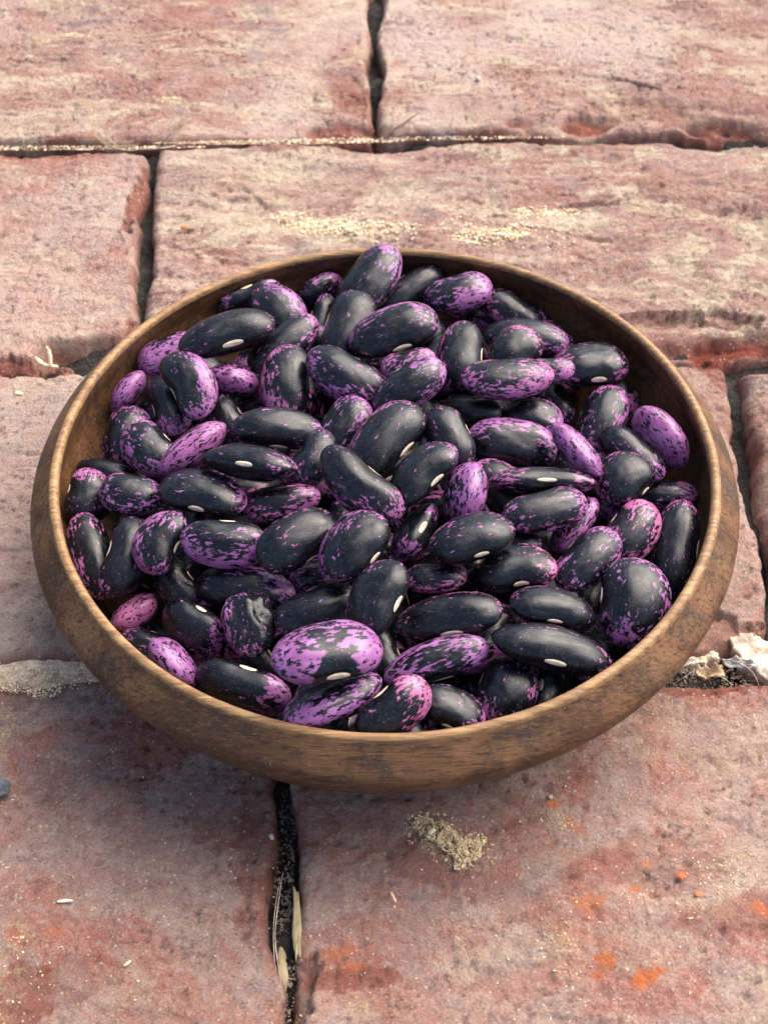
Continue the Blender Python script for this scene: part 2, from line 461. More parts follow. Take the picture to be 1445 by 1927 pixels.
# orange paint flecks
for q in [(1215, 1842, .42, .22, 25, 1), (1140, 1810, .26, .22, 0, .9), (1125, 1835, .15, .12, 0, .7), (1105, 1700, .5, .25, 20, .6), (1040, 1515, .22, .16, 0, .8), (1082, 1560, .35, .14, -50, .55), (1195, 1675, .15, .1, 0, .8), (1280, 1645, .14, .14, 0, .8), (1435, 1715, .3, .18, -30, .7), (640, 1790, .5, .2, 20, .6), (660, 1815, .4, .14, 0, .6), (1217, 1626, .2, .1, 0, .5), (105, 1755, .25, .2, 0, .45), (25, 1760, .25, .2, 0, .4), (1300, 1545, .12, .1, 0, .3), (950, 530, .1, .1, 0, .2), (425, 392, .12, .10, 0, .8), (1425, 1180, .2, .5, 0, .25)]:
    patch(q[0], q[1], q[2], q[3], q[4], 'orange', q[5])

def brick(corners, label, color, seed, dz=0.0, tilt=(0, 0), res=.085, rough=.30, edge=.35, world=False):
    P = np.array([at(*c, 0)[:2] if not world else c for c in corners])    # TL TR BR BL
    TL, TR, BR, BL = P
    Lx = max(np.linalg.norm(TR - TL), np.linalg.norm(BR - BL)); Ly = max(np.linalg.norm(TL - BL), np.linalg.norm(TR - BR))
    nu, nv = int(Lx / res) + 1, int(Ly / res) + 1
    s = np.linspace(0, 1, nu)[:, None]; t = np.linspace(0, 1, nv)[None]
    X = (1 - s) * (1 - t) * BL[0] + s * (1 - t) * BR[0] + (1 - s) * t * TL[0] + s * t * TR[0]
    Y = (1 - s) * (1 - t) * BL[1] + s * (1 - t) * BR[1] + (1 - s) * t * TL[1] + s * t * TR[1]
    ds, dt = np.minimum(s, 1 - s) * Lx + 0 * t, np.minimum(t, 1 - t) * Ly + 0 * s
    # uneven outline
    wob = lambda a, sd: (fbm(a * .35, a * 0 + sd, sd, 3, .5) - .5) * .75 + (fbm(a * 2.2, a * 0 + sd, sd + 3, 2, .5) - .5) * .12
    fe = np.exp(-ds / .9); ge = np.exp(-dt / .9)
    X = X + fe * wob(Y, seed) * np.where(s < .5, 1, -1)
    Y = Y + ge * wob(X, seed + 7) * np.where(t < .5, 1, -1)
    # rounded arris from the true distance to the outline
    r = edge * (1 + 1.6 * (fbm(X * .5, Y * .5, seed + 20, 3) - .4))
    r = np.maximum(r, .12)
    def drop(d):
        k = np.clip(1 - d / r, 0, 1)
        return r * (1 - np.sqrt(np.maximum(0, 1 - k * k)))
    Z = -np.maximum(drop(ds), drop(dt)) - .3 * np.minimum(drop(ds), drop(dt))
    Z = Z + rough * (fbm(X * .22, Y * .25, seed + 1, 3) - .5) * 1.6
    strata = fbm(X * .45, Y * 1.5, seed + 33, 5, .6)
    Z = Z + rough * (strata - .5) * .9
    Z = Z + .05 * (fbm(X * 5, Y * 5, seed + 2, 4, .7) - .5) * (1 + 2 * (fbm(X * .4, Y * .4, seed + 5, 2) > .5))
    pits = vnoise(X * 3.2, Y * 3.2, seed + 44); Z = Z - .10 * smooth(.86, .98, pits)
    wear = np.zeros((nu, nv, 4))
    # hairline cracks and flaked layers, stronger in some areas
    ck = np.abs(fbm(X * .55 + 3, Y * 1.1, seed + 71, 5, .6) - .5)
    cm = smooth(.50, .64, fbm(X * .3, Y * .4, seed + 72, 3))
    crack = smooth(.012, .002, ck) * cm
    Z = Z - .09 * crack
    wear[..., 3] = np.maximum(wear[..., 3], crack * .35)
    st = fbm(X * .35, Y * .9, seed + 73, 5, .6)
    Z = Z - .07 * smooth(.545, .552, st) * smooth(.4, .6, fbm(X * .25, Y * .3, seed + 74, 2))
    for (px, py, rx, ry, an, ch, amt, dep, sd) in PATCH:
        if abs(px - X.mean()) > Lx or abs(py - Y.mean()) > Ly: continue
        dx, dy = X - px, Y - py
        a = (dx * math.cos(an) + dy * math.sin(an)) / rx; b_ = (-dx * math.sin(an) + dy * math.cos(an)) / ry
        fq = .55 if dep > .3 else 1.2 / max(.14, min(rx, ry, 1.2))
        nz = (fbm(X * fq, Y * fq, sd, 3 if dep > .3 else 5, .55 if dep > .3 else .65) - .5)
        d = np.sqrt(a * a + b_ * b_) + nz * 1.5
        if dep > .3: nz = nz * 1.1 + .12 * (vnoise(X * 1.9, Y * 1.9, sd + 3) - .5)
        hard = {0: (1.05, .45) if dep > .3 else (1.0, .82), 1: (1.25, .45), 2: (1.0, .85), 3: (1.2, .6)}[ch]
        k = smooth(hard[0], hard[1], d)
        if ch == 1: k = k * smooth(.42, .60, fbm(X * 6, Y * 6, sd + 9, 3, .7)) * 1.0
        if ch == 3 and dep == 0: k = k * smooth(.3, .7, fbm(X * 1.5, Y * 1.5, sd + 9, 4, .7))
        wear[..., ch] = np.maximum(wear[..., ch], k * amt)
        if dep > .3:
            dd = k * dep * .62 * (.75 + .9 * (fbm(X * 1.3, Y * 2.2, sd + 5, 3, .55) - .3))
            for _ in range(5):
                e = np.pad(dd, 1, mode='edge')
                dd = (e[:-2, 1:-1] + e[2:, 1:-1] + e[1:-1, :-2] + e[1:-1, 2:] + e[1:-1, 1:-1]) / 5
            Z = Z - dd - .16 * k * (fbm(X * 4, Y * 4, sd + 6, 3, .6) - .5)
        elif dep: Z = Z - k * dep * (.75 + .9 * (fbm(X * 1.3, Y * 2.2, sd + 5, 4, .65) - .3))
        elif ch == 1: Z = Z + k * .05 * fbm(X * 9, Y * 9, sd + 2, 2)
    # clay shows on the worn arrises
    ar = smooth(.5, .05, np.minimum(ds, dt)) * smooth(.40, .62, fbm(X * .8, Y * .8, seed + 60, 4))
    wear[..., 0] = np.maximum(wear[..., 0], ar * .6)
    Z = Z + dz + tilt[0] * (X - X.mean()) + tilt[1] * (Y - Y.mean())
    V = np.stack([X, Y, Z], -1)
    # side skirts down to -6 cm: pad the grid with two outer rings
    def pad(V, wr):
        c = np.array([X.mean(), Y.mean()])
        for dn, sh in ((.5, .05), (5.0, .12)):
            e = np.pad(V, ((1, 1), (1, 1), (0, 0)), mode='edge')
            q = e.copy()
            m = np.ones(q.shape[:2], bool); m[1:-1, 1:-1] = False
            q[0, :, 0] -= sh; q[-1, :, 0] += sh; q[:, 0, 1] -= sh; q[:, -1, 1] += sh
            nn = (fbm(q[..., 0] * 2, q[..., 1] * 2, seed + 9, 3) - .5) * .25
            q[..., 2] = np.where(m, q[..., 2] - dn, q[..., 2]); q[..., 0] = np.where(m, q[..., 0] + nn, q[..., 0]); q[..., 1] = np.where(m, q[..., 1] + nn, q[..., 1])
            V = q
            wr = np.pad(wr, ((1, 1), (1, 1), (0, 0)), mode='edge')
            wr[..., 3] = np.where(m, np.maximum(wr[..., 3], .55), wr[..., 3])
        return V, wr
    V, wear = pad(V, wear)
    me = grid_mesh('brick', V.reshape(-1, 3) * CM, V.shape[0], V.shape[1])
    a = me.color_attributes.new('wear', 'FLOAT_COLOR', 'POINT')
    a.data.foreach_set('color', wear.reshape(-1, 4).astype(np.float32).ravel())
    o = link_mesh('brick', me, None, M_BRICK)
    o.color = color
    props(o, label, 'brick', 'old bricks of the paving')
    HEIGHT.append((P, X, Y, V[2:-2, 2:-2, 2] if False else Z))
    return o
HEIGHT = []  # far bricks coloured paler for the brighter light there, besides their dust
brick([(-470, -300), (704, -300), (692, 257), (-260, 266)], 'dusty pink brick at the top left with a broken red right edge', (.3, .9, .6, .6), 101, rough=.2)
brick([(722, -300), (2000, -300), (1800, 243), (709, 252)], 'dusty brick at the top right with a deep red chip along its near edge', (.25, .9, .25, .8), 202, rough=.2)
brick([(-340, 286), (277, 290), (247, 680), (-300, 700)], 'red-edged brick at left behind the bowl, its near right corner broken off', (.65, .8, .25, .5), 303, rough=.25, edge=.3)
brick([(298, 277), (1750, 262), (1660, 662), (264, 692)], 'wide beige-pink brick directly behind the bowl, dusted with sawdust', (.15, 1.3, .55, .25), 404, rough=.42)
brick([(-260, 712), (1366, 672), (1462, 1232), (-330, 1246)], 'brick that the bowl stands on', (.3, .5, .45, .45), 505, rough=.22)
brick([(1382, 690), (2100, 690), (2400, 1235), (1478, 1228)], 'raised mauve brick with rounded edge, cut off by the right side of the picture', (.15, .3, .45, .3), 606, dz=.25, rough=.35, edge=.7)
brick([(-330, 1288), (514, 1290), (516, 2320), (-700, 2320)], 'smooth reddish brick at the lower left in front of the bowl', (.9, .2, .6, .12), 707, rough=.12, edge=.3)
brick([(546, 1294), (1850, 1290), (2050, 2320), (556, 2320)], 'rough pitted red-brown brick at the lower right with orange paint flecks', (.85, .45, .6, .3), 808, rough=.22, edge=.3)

def top_z(x, y):
    """height of the brick surface under a point (cm)"""
    best = None
    for P, X, Y, Z in HEIGHT:
        if X.min() <= x <= X.max() and Y.min() <= y <= Y.max():
            d = (X - x) ** 2 + (Y - y) ** 2
            k = d.argmin()
            if d.flat[k] < .03:
                z = Z.flat[k]
                best = z if best is None else max(best, z)
    return best if best is not None else -1.4

# ------------------------------------------------------------------ the bowl
LIP = 5.0
def revolve(name, prof, n=360, wob=True, attr=None):
    prof = np.array(prof)
    a = np.linspace(0, 2 * np.pi, n, endpoint=False)
    V = []
    for (rr, zz) in prof:
        R = rr * (1 + .0022 * np.sin(2 * a + .6) + .0012 * np.sin(3 * a)) if wob else rr + 0 * a
        R = R + .012 * (vnoise(a * 9, a * 0 + zz * 2, 5) - .5)
        z2 = zz + .012 * np.sin(a * 2 + 1) * (1 if zz > 4 else .3)
        V.append(np.stack([R * np.cos(a), R * np.sin(a), z2 + 0 * a], -1))
    V = np.stack(V)
    me = grid_mesh(name, V.reshape(-1, 3) * CM, len(prof), n, wrap_v=True)
    if attr:
        at_ = me.attributes.new(attr[0], 'FLOAT', 'POINT')
        at_.data.foreach_set('value', np.repeat(np.array(attr[1], dtype=np.float32), n))
    return me
def spline(pts, k=7):
    pts = np.array(pts, float); out = []
    for i in range(len(pts) - 1):
        p0, p1, p2, p3 = pts[max(i - 1, 0)], pts[i], pts[i + 1], pts[min(i + 2, len(pts) - 1)]
        for j in range(k):
            t = j / k
            out.append(.5 * ((2 * p1) + (-p0 + p2) * t + (2 * p0 - 5 * p1 + 4 * p2 - p3) * t * t + (-p0 + 3 * p1 - 3 * p2 + p3) * t ** 3))
    out.append(pts[-1])
    return np.array(out)
bowl = bpy.data.objects.new('wooden_bowl', None)
COL.objects.link(bowl)
props(bowl, 'round brown wooden bowl heaped with black and violet beans, standing on the bricks', 'bowl')
outer = spline([(9.335, -.11), (9.50, -.30), (9.74, -.56), (9.93, -.80), (10.0, -1.0), (9.97, -1.22), (9.83, -1.55), (9.52, -2.15), (8.95, -2.9), (8.1, -3.7), (7.0, -4.3), (6.0, -4.6), (5.4, -4.72), (5.3, -4.9), (5.1, -4.95), (3, -4.9), (.02, -4.9)])
inner = spline([(9.045, -.14), (9.12, -.5), (9.25, -1.0), (9.2, -1.5), (8.95, -2.1), (8.1, -3.1), (6.5, -4.0), (4, -4.3), (.02, -4.4)])
prof = np.vstack([inner[::-1], outer]) + np.array([0, LIP])
ins = [1.0] * len(inner) + [0.0] * len(outer)
me = revolve('bowl_body', prof, attr=('inside', ins))
# drop the faces that bridge inner and outer lip (the rim part sits there)
link_mesh('body', me, bowl, M_WOOD)
rimp = spline([(9.06, -.155), (9.065, -.08), (9.10, -.02), (9.16, .012), (9.23, .006), (9.30, -.035), (9.34, -.13)], 3) + np.array([0, LIP])
rm = revolve('bowl_rim', rimp)
link_mesh('rim', rm, bowl, M_RIM)

# ------------------------------------------------------------------ beans
def bean_surface(var):
    """returns a function (t, phi) -> point for one bean shape; unit half axes, +Y is the back, the eye is at -Y"""
    rs = np.random.RandomState(40 + var)
    strong = var >= 8
    bend = (.26 + .05 * (var - 8)) if strong else .02 + .10 * rs.rand(); p = 2.15 + .55 * rs.rand(); taper = rs.uniform(-.12, .12); twist = rs.uniform(-.10, .10)
    sq = 1.80 + .22 * rs.rand(); dent = rs.uniform(.0, .10); fl = rs.uniform(0, 6.28, 4)
    def f(t, ph):
        t = np.asarray(t, float); ph = np.asarray(ph, float)
        r = np.maximum(0, 1 - np.abs(t) ** p) ** (1 / 2.05)
        cy, cz = np.cos(ph), np.sin(ph)
        n = (np.abs(cy) ** sq + np.abs(cz) ** sq) ** (-1 / sq)
        y, z = r * cy * n, r * cz * n
        y = y * (1 + taper * t); z = z * (1 + taper * t * .7)
        # hollow on the eye side
        hol = np.exp(-(t / .42) ** 2) * smooth(.1, -1.0, y)
        y = y + hol * (.10 + bend * .35)
        z = z * np.maximum(0, 1 - np.abs(t) ** 2.2) ** .16
        y = y - bend * (t * t) * .75 + bend * .26
        z = z + twist * t * t * (1 if var % 2 else -1) * .6
        # gently flattened and lumpy faces
        lump = 1 + .030 * np.sin(2.7 * t + fl[0] + 1.5 * y) + .025 * np.sin(3.1 * y + fl[1] + 2.0 * z) - dent * np.exp(-((t - .2) ** 2 + (y - .1) ** 2) / .16) * (z > 0)
        return np.stack([t * (1 + 0 * ph), y * 1.0, z * lump], -1)
    return f
def bean_meshes(var):
    f = bean_surface(var)
    nt_, nph = 40, 32
    th_ = np.linspace(0, np.pi, nt_); t = -np.cos(th_); t[0], t[-1] = -1 + 1e-6, 1 - 1e-6
    ph = np.linspace(0, 2 * np.pi, nph, endpoint=False)
    T, PHI = np.meshgrid(t, ph, indexing='ij')
    V = f(T, PHI)
    me = grid_mesh('bean', V.reshape(-1, 3), nt_, nph, wrap_v=True)
    me.materials.append(M_BEAN)
    # the eye: a slightly raised oval patch laid on the seam
    m, n = 7, 16
    HV = []
    rs = np.random.RandomState(90 + var)
    hl, hp = .19 + .06 * rs.rand(), .13 + .07 * rs.rand()
    for i in range(m):
        for j in range(n):
            a = 2 * np.pi * j / n; rr = i / (m - 1)
            tt = .03 + hl * rr * np.cos(a); pp = np.pi + hp * rr * np.sin(a)
            P = f(tt, pp)
            lift = .030 * (1 - rr ** 4) - .012
            HV.append(P + np.array([0, -lift * (1 + .35 * np.cos(3 * a) * rr), 0]))
    hm = grid_mesh('hilum', np.array(HV), m, n, wrap_v=True)
    hm.materials.append(M_HIL)
    return me, hm
BM = [bean_meshes(v) for v in range(10)]
def wrinkled():
    me, hm = BM[3][0].copy(), BM[3][1]
    n = len(me.vertices); co = np.empty(n * 3); me.vertices.foreach_get('co', co); co = co.reshape(-1, 3)
    sb = me
    rr = (fbm(co[:, 0] * 2.2 + 5, co[:, 1] * 2.6, 77, 3) - .5) * .55 + .10 * np.sin(co[:, 1] * 8 + 2.5 * np.sin(co[:, 0] * 3) + 2)
    co *= (1 + rr * smooth(1.3, .5, np.hypot(co[:, 0], co[:, 1])))[:, None]
    me.vertices.foreach_set('co', co.ravel()); me.update()
    return me, hm
WR = wrinkled()
rg = random.Random(4)
def place_bean(i, x, y, z, q, s, col, label, group, wr=False, eye=True):
    bent = any(k in label for k in ('kidney', 'bent', 'curved', 'plain black bean with slit'))
    bm_, hm = WR if wr else BM[8 + i % 2 if bent else (i * 5 + 3) % 8]
    o = bpy.data.objects.new('bean', bm_)
    COL.objects.link(o)
    o.location = Vector((x, y, z)) * CM
    o.rotation_mode = 'QUATERNION'
    o.rotation_quaternion = Quaternion(q)
    o.scale = Vector(s) * CM
    o.color = col
    props(o, label, 'bean', group)
    h = bpy.data.objects.new('hilum', hm)
    COL.objects.link(h)
    h.parent = o
    h['label'] = 'cream eye of the bean'
    return o
BEANS = [
    (-0.464, 7.833, 4.828, 0.051, -0.867, -0.47, -0.157, 1.39, 0.876, 0.613, 0.35, 0.6, -0.3, 0, 'blue-black bean standing highest against the far rim, mottled violet tip touching the rim line'),
    (-2.125, 8.441, 3.819, 0.742, 0.607, 0.124, 0.256, 0.859, 0.557, 0.39, 0.3, 0.5, 0.2, 0.1, 'small thin bean on edge just left of the tallest far bean, violet right tip'),
    (0.75, 8.207, 4.032, 0.254, -0.917, -0.307, -0.023, 1.401, 0.592, 0.474, 0.1, 0.1, 0, 0, 'smooth plain blue-black bean in the back row, just right of the tallest far bean'),
    (2.352, 7.559, 4.481, 0.013, -0.992, -0.097, -0.074, 1.127, 0.766, 0.536, 0.55, 0.4, -0.5, 0.1, 'black-topped bean with violet lower flank and violet right end by the far wall'),
    (4.232, 7.357, 3.77, 0.227, -0.939, 0.234, 0.111, 1.19, 0.664, 0.465, 0.35, -0.7, 0.2, 0.3, 'tilted black bean with pink left end leaning on the right back wall'),
    (4.377, 5.576, 4.327, 0.989, 0.084, -0.043, -0.116, 1.352, 0.662, 0.53, 0.25, 0.5, 0.1, 0.1, 'black bean with streaked violet right end lying below the tilted pink-ended bean at right back'),
    (5.352, 6.169, 3.715, 0.089, -0.898, 0.408, 0.141, 0.743, 0.619, 0.433, 0.5, 0.2, 0.2, 0.2, 'sliver of violet bean peeping out at the far right back against the wall'),
    (2.934, 7.916, 3.163, 0.184, -0.933, 0.308, -0.044, 0.835, 0.534, 0.374, 0.5, 0.2, 0.2, 0.2, 'dark bean half buried under the far wall beans, only a violet corner showing'),
    (2.273, 4.137, 4.925, 0.748, 0.075, -0.153, 0.642, 1.19, 0.728, 0.51, 0.3, -0.6, 0.5, 0.3, 'upright black bean with white eye on its right side, violet at its foot'),
    (3.929, 4.413, 4.851, 0.925, 0.128, -0.078, 0.348, 0.92, 0.75, 0.525, 0.3, 0.5, 0.2, 0.5, 'grey-black bean with pink rim on its upper right, behind the pale speckled bean'),
    (3.597, 2.804, 5.237, 0.026, 0.998, 0.06, -0.014, 1.394, 0.771, 0.54, 0.5, 0.25, -0.6, 0.25, 'large bean speckled pink and black all over its lower flank, topmost right of centre'),
    (4.951, 3.59, 4.84, 0.158, -0.987, 0.019, -0.031, 0.729, 0.414, 0.29, 0.6, 0.2, 0.2, 0.2, 'small violet bean tip poking out right of the large speckled bean'),
    (6.303, 4.374, 4.301, 0.995, -0.047, 0.016, 0.087, 1.164, 0.854, 0.598, 0.35, -0.6, -0.1, 0.35, 'glossy black bean with pink left end and white eye lower right, near the right wall'),
    (7.293, 4.22, 3.287, 0.108, 0.868, -0.453, -0.173, 0.873, 0.588, 0.412, 0.45, 0.2, 0.2, 0.25, 'speckled bean half hidden against the right wall below the glossy pink-ended bean'),
    (6.483, 2.541, 3.793, 0.004, -0.839, -0.522, -0.155, 1.227, 0.742, 0.519, 0.5, 0, -0.5, 0.1, 'leaf-shaped bean standing on edge, black left half and blotched violet right half'),
    (8.105, 1.555, 4.003, 0.602, 0.663, -0.236, -0.377, 1.117, 0.775, 0.543, 0.85, 0.1, 0.4, 0.15, 'almost fully lilac-violet bean on edge, alone against the right wall'),
    (7.211, 0.906, 3.977, 0.153, -0.912, 0.378, 0.044, 1.125, 0.58, 0.464, 0.15, 0.5, 0, 0.1, 'plain dark bean lying between the lone violet bean and the white-eyed bean at right'),
    (6.745, -0.392, 4.325, 0.904, 0.054, -0.109, 0.411, 0.892, 0.825, 0.577, 0.3, -0.4, 0.4, 0.35, 'stubby grey-black bean with white eye on its right flank and pink left edge'),
    (8.158, 0.035, 3.21, 0.145, -0.983, 0.092, -0.065, 0.93, 0.517, 0.362, 0.35, 0.6, 0, 0.15, 'black bean with violet right end lying just under the lone violet bean at right wall'),
    (5.388, 0.185, 4.942, 0.356, 0.811, -0.368, -0.282, 1.042, 0.586, 0.41, 0.6, 0.1, 0.4, 0.05, 'narrow bean standing on edge with a vivid violet stripe down its keel'),
    (3.689, 1.091, 4.212, 0.966, 0.245, 0.049, -0.073, 1.33, 0.767, 0.537, 0.35, 0.1, 0.8, 0.05, 'broad black bean with a violet cloud over its top edge, right of centre'),
    (4.437, 2.273, 4.121, 0.987, 0.076, 0.038, -0.134, 0.872, 0.681, 0.477, 0.35, 0.6, 0.1, 0.1, 'black bean with violet right end tucked behind the broad violet-topped bean'),
    (5.318, 3.749, 3.313, 0.114, -0.821, 0.554, 0.079, 0.809, 0.464, 0.325, 0.3, -0.3, -0.2, 0.05, 'small bluish bean upright behind others with pale eye on its right side'),
    (2.588, 2.478, 4.225, 0.173, -0.969, 0.151, -0.088, 0.905, 0.521, 0.365, 0.15, -0.4, 0, 0.1, 'dark bean lying deep between the large speckled bean and those left of it'),
    (1.825, 0.473, 5.157, 0.139, -0.836, 0.526, 0.07, 1.017, 0.635, 0.444, 0.2, -0.3, 0, 0.2, 'black bean with one violet fleck near its top, nose down right of centre'),
    (0.704, 2.327, 5.371, 0.233, -0.929, -0.272, -0.09, 1.2, 0.67, 0.469, 0.4, 0.25, -0.6, 0, 'black bean with violet streaks on its lower right half, just above the exact centre'),
    (0.69, 3.431, 5.202, 0.165, -0.979, -0.094, -0.08, 0.837, 0.508, 0.355, 0.6, 0, 0, 0.3, 'speckled pinkish bean tip behind the streaked bean above centre'),
    (0.252, 4.689, 5.397, 0.983, 0.057, -0.086, 0.152, 1.413, 0.857, 0.6, 0.4, 0.1, 0.8, 0.05, 'large black bean ringed with violet flecks, white eye below, behind the centre'),
    (-1.144, 5.542, 4.751, 0.168, -0.786, -0.589, -0.085, 1.368, 0.774, 0.542, 0.08, 0.1, 0, 0, 'smooth plain slate-blue bean standing upright, left of the large violet-ringed bean'),
    (-1.158, 3.06, 5.052, 0.186, -0.942, 0.264, 0.091, 1.342, 0.788, 0.551, 0.38, 0.1, -0.5, 0.05, 'wide slate-black bean with violet mottling underneath, left of the centre top'),
    (-2.922, 3.262, 4.656, 0.707, 0.128, -0.117, 0.686, 1.26, 0.779, 0.545, 0.4, -0.1, 0.7, 0.4, 'upright black bean dashed with pink streaks down its left flank'),
    (-3.103, 5.047, 4.542, 0.071, -0.923, -0.368, -0.086, 1.338, 0.697, 0.557, 0.25, 0.3, -0.3, 0.15, 'slanting black bean with violet patch near its upper end, behind the upright streaked bean'),
    (-2.04, 7.235, 3.608, 0.259, -0.729, -0.633, -0.024, 0.995, 0.436, 0.348, 0.2, 0.2, 0, 0.1, 'narrow dark bean wedged upright with a pale eye, behind the slate-blue bean'),
    (-3.427, 6.785, 4.389, 0.893, 0.148, 0.068, -0.419, 1.044, 0.842, 0.589, 0.4, -0.1, 0.8, 0, 'rounded black bean with broad violet top edge, left back'),
    (-4.382, 7.73539, 4.11807, 0.685, -0.696, -0.203, 0.073, 1.087, 0.577, 0.404, 0.3, -0.6, 0, 0.05, 'thin black bean against the left back wall showing a bright white eye'),
    (-4.784, 4.677, 5.284, 0.98, -0.101, -0.058, 0.164, 1.526, 0.764, 0.611, 0.15, 0.1, 0.4, 0.4, 'long shiny black bean with chipped white eye below, left back'),
    (-6.662, 4.973, 4.189, 0.022, -0.984, -0.146, -0.095, 1.056, 0.734, 0.514, 0.75, -0.2, 0.4, 0.05, 'mostly violet bean against the left back wall beside the long shiny bean'),
    (-5.766, 2.805, 4.954, 0.842, 0.151, 0.05, -0.516, 1.218, 0.741, 0.518, 0.42, 0.3, 0.8, 0.05, 'kidney-shaped black bean with bright violet right edge, steeply tilted at upper left'),
    (-4.629, 3.649, 4.339, 0.44, 0.883, -0.156, -0.046, 0.843, 0.735, 0.515, 0.6, 0.1, -0.3, 0.15, 'small pointed bean with violet underside, right of the steeply tilted kidney bean'),
    (-7.819, 3.641, 3.845, 0.444, 0.756, 0.294, 0.381, 0.795, 0.556, 0.389, 0.8, 0.1, 0, 0, 'small lavender bean on edge by the left wall'),
    (-6.506, 2.93, 4.004, 0.823, 0.081, 0.075, -0.558, 1.133, 0.632, 0.443, 0.25, 0.6, 0, 0.1, 'black bean with white eye and violet foot, half behind the kidney-shaped bean'),
    (-7.709, 1.824, 3.795, 0.099, -0.798, -0.576, -0.147, 1, 0.736, 0.515, 0.4, 0, -0.6, 0.2, 'dark bean with rosy streaks against the left wall, cream chip at its foot'),
    (-6.784, 0.81, 4.281, 0.15, -0.904, 0.393, 0.069, 0.978, 0.72, 0.504, 0.5, -0.5, -0.5, 0, 'stubby bean with violet left half beside the rosy streaked bean at left'),
    (-5.432, 0.246, 4.917, 0.397, 0.851, 0.25, 0.236, 1.166, 0.685, 0.48, 0.6, 0, 0.2, 0.2, 'narrow pink-and-black mottled bean on edge, slanting up to the right at left'),
    (-4.702, 2.377, 4.026, 0.149, -0.843, 0.513, 0.06, 0.923, 0.558, 0.391, 0.1, 0.1, 0, 0.1, 'plain dark bean lying deep between the tilted kidney bean and the long black bean'),
    (-3.057, 0.747, 5.179, 0.984, 0.158, 0.075, 0.016, 1.308, 0.651, 0.521, 0.22, 0.2, -0.4, 0.15, 'long black bean with a few violet flecks beneath, lying level left of centre'),
    (-3.7, -0.863, 5.543, 0.926, -0.355, 0.01, -0.127, 1.376, 0.7, 0.49, 0.18, 0.5, 0.3, 0.25, 'slim black bean with cream eye facing forward, violet flecked right tip'),
    (-4.982, -1.484, 4.938, 0.989, -0.064, 0.03, -0.128, 1.261, 0.771, 0.54, 0.2, 0.5, 0.5, 0.1, 'oval black bean with cream eye at lower left and violet edge at right'),
    (-7.089, -0.98, 4.355, 0.082, -0.993, 0.083, 0.034, 0.908, 0.657, 0.46, 0.4, -0.7, 0, 0, 'grey-black bean with lavender blotched left end near the left wall'),
    (-8.148, 0.591, 3.557, 0.153, -0.98, 0.127, -0.008, 0.925, 0.431, 0.344, 0.2, -0.5, 0, 0.4, 'dark flat bean behind the lavender-blotched bean at left'),
    (-8.471, -0.488, 3.735, 0.28, -0.697, -0.658, 0.054, 0.831, 0.697, 0.488, 0.4, 0.7, 0, 0.3, 'round-looking bean end-on at the far left wall with violet cap and fine crease'),
    (-8.094, -2.471, 3.467, 0.075, -0.822, 0.551, 0.122, 1.373, 0.629, 0.503, 0.4, 0, -0.7, 0.45, 'black bean with long rosy streak leaning on the left front wall'),
    (-7.014, -2.956, 3.96, 0.259, -0.757, -0.598, 0.042, 1.213, 0.722, 0.505, 0.15, -0.6, -0.3, 0.15, 'strongly curved black kidney bean with pale splinter-like eye, left side'),
    (-6.012, -3.008, 4.708, 0.829, 0.091, -0.166, 0.526, 0.936, 0.686, 0.48, 0.5, -0.2, 0.5, 0.2, 'curved bean dashed with violet and black, right of the strongly curved black one'),
    (-4.258, -3.265, 4.966, 0.316, -0.948, 0.038, 0.022, 1.184, 0.677, 0.474, 0.5, -0.3, 0.6, 0, 'grey-black bean with broad violet lower-left belly, left of centre front'),
    (-2.266, -3.397, 5.26, 0.935, 0.192, 0.02, 0.297, 1.238, 0.736, 0.515, 0.15, -0.5, 0.1, 0.4, 'broad smoky slate bean with a few pink flecks at its lower left, front of centre'),
    (-2.857, -1.47, 4.551, 0.07, -0.994, -0.069, -0.054, 1.102, 0.575, 0.46, 0.5, 0.3, -0.5, 0.25, 'bean with pink patches on its right half lying under the slim cream-eyed bean'),
    (-0.815, -3.988, 5.693, 0.893, 0.013, -0.161, 0.421, 1.106, 0.827, 0.579, 0.35, -0.4, 0.6, 0.1, 'fat shiny bean with violet streaked left flank and slit eye, just below centre'),
    (-0.667, -1.994, 5.871, 0.207, -0.907, 0.357, 0.083, 1.405, 0.698, 0.559, 0.3, 0.1, -0, 0.2, 'biggest bent black bean at the very centre, violet at both ends'),
    (0.022, 0.111, 5.444, 0.894, 0.055, -0.093, 0.435, 1.403, 0.808, 0.565, 0.22, 0.2, 0.5, 0.3, 'broad black bean with reddish violet upper edge and tan eye, at the centre'),
    (-1.219, 1.251, 4.703, 0.138, -0.869, -0.45, -0.151, 1.075, 0.707, 0.495, 0.4, 0.3, 0, 0, 'dusty lavender-grey bean leaning behind the broad centre bean'),
    (-1.991, -0.298, 5.129, 0.132, -0.848, -0.503, -0.099, 0.91, 0.6, 0.42, 0.3, 0, 0, 0.05, 'dark violet bean deep behind the bent centre bean'),
    (1.01, -1.301, 5.544, 0.909, -0.071, -0.184, 0.368, 1.164, 0.747, 0.523, 0.15, 0.5, 0.2, 0.1, 'plain black bean with slit eye right of the bent centre bean'),
    (2.182, -1.58, 5.045, 0.358, 0.695, 0.442, 0.44, 0.93, 0.83, 0.581, 0.6, 0.2, 0.2, -0.1, 'bright violet freckled bean standing on edge, right of centre'),
    (0.821, -2.313, 4.272, 0.779, -0.385, -0.339, 0.36, 0.975, 0.7, 0.49, 0.35, -0.8, 0, 0, 'black bean with a clear white eye near its top and violet lower half'),
    (2.261, -3.434, 5.351, 0.984, -0.067, -0.051, 0.156, 1.179, 0.77, 0.539, 0.25, 0, 0.5, 0.2, 'glossy black bean with white eye at its right, violet line along the bottom'),
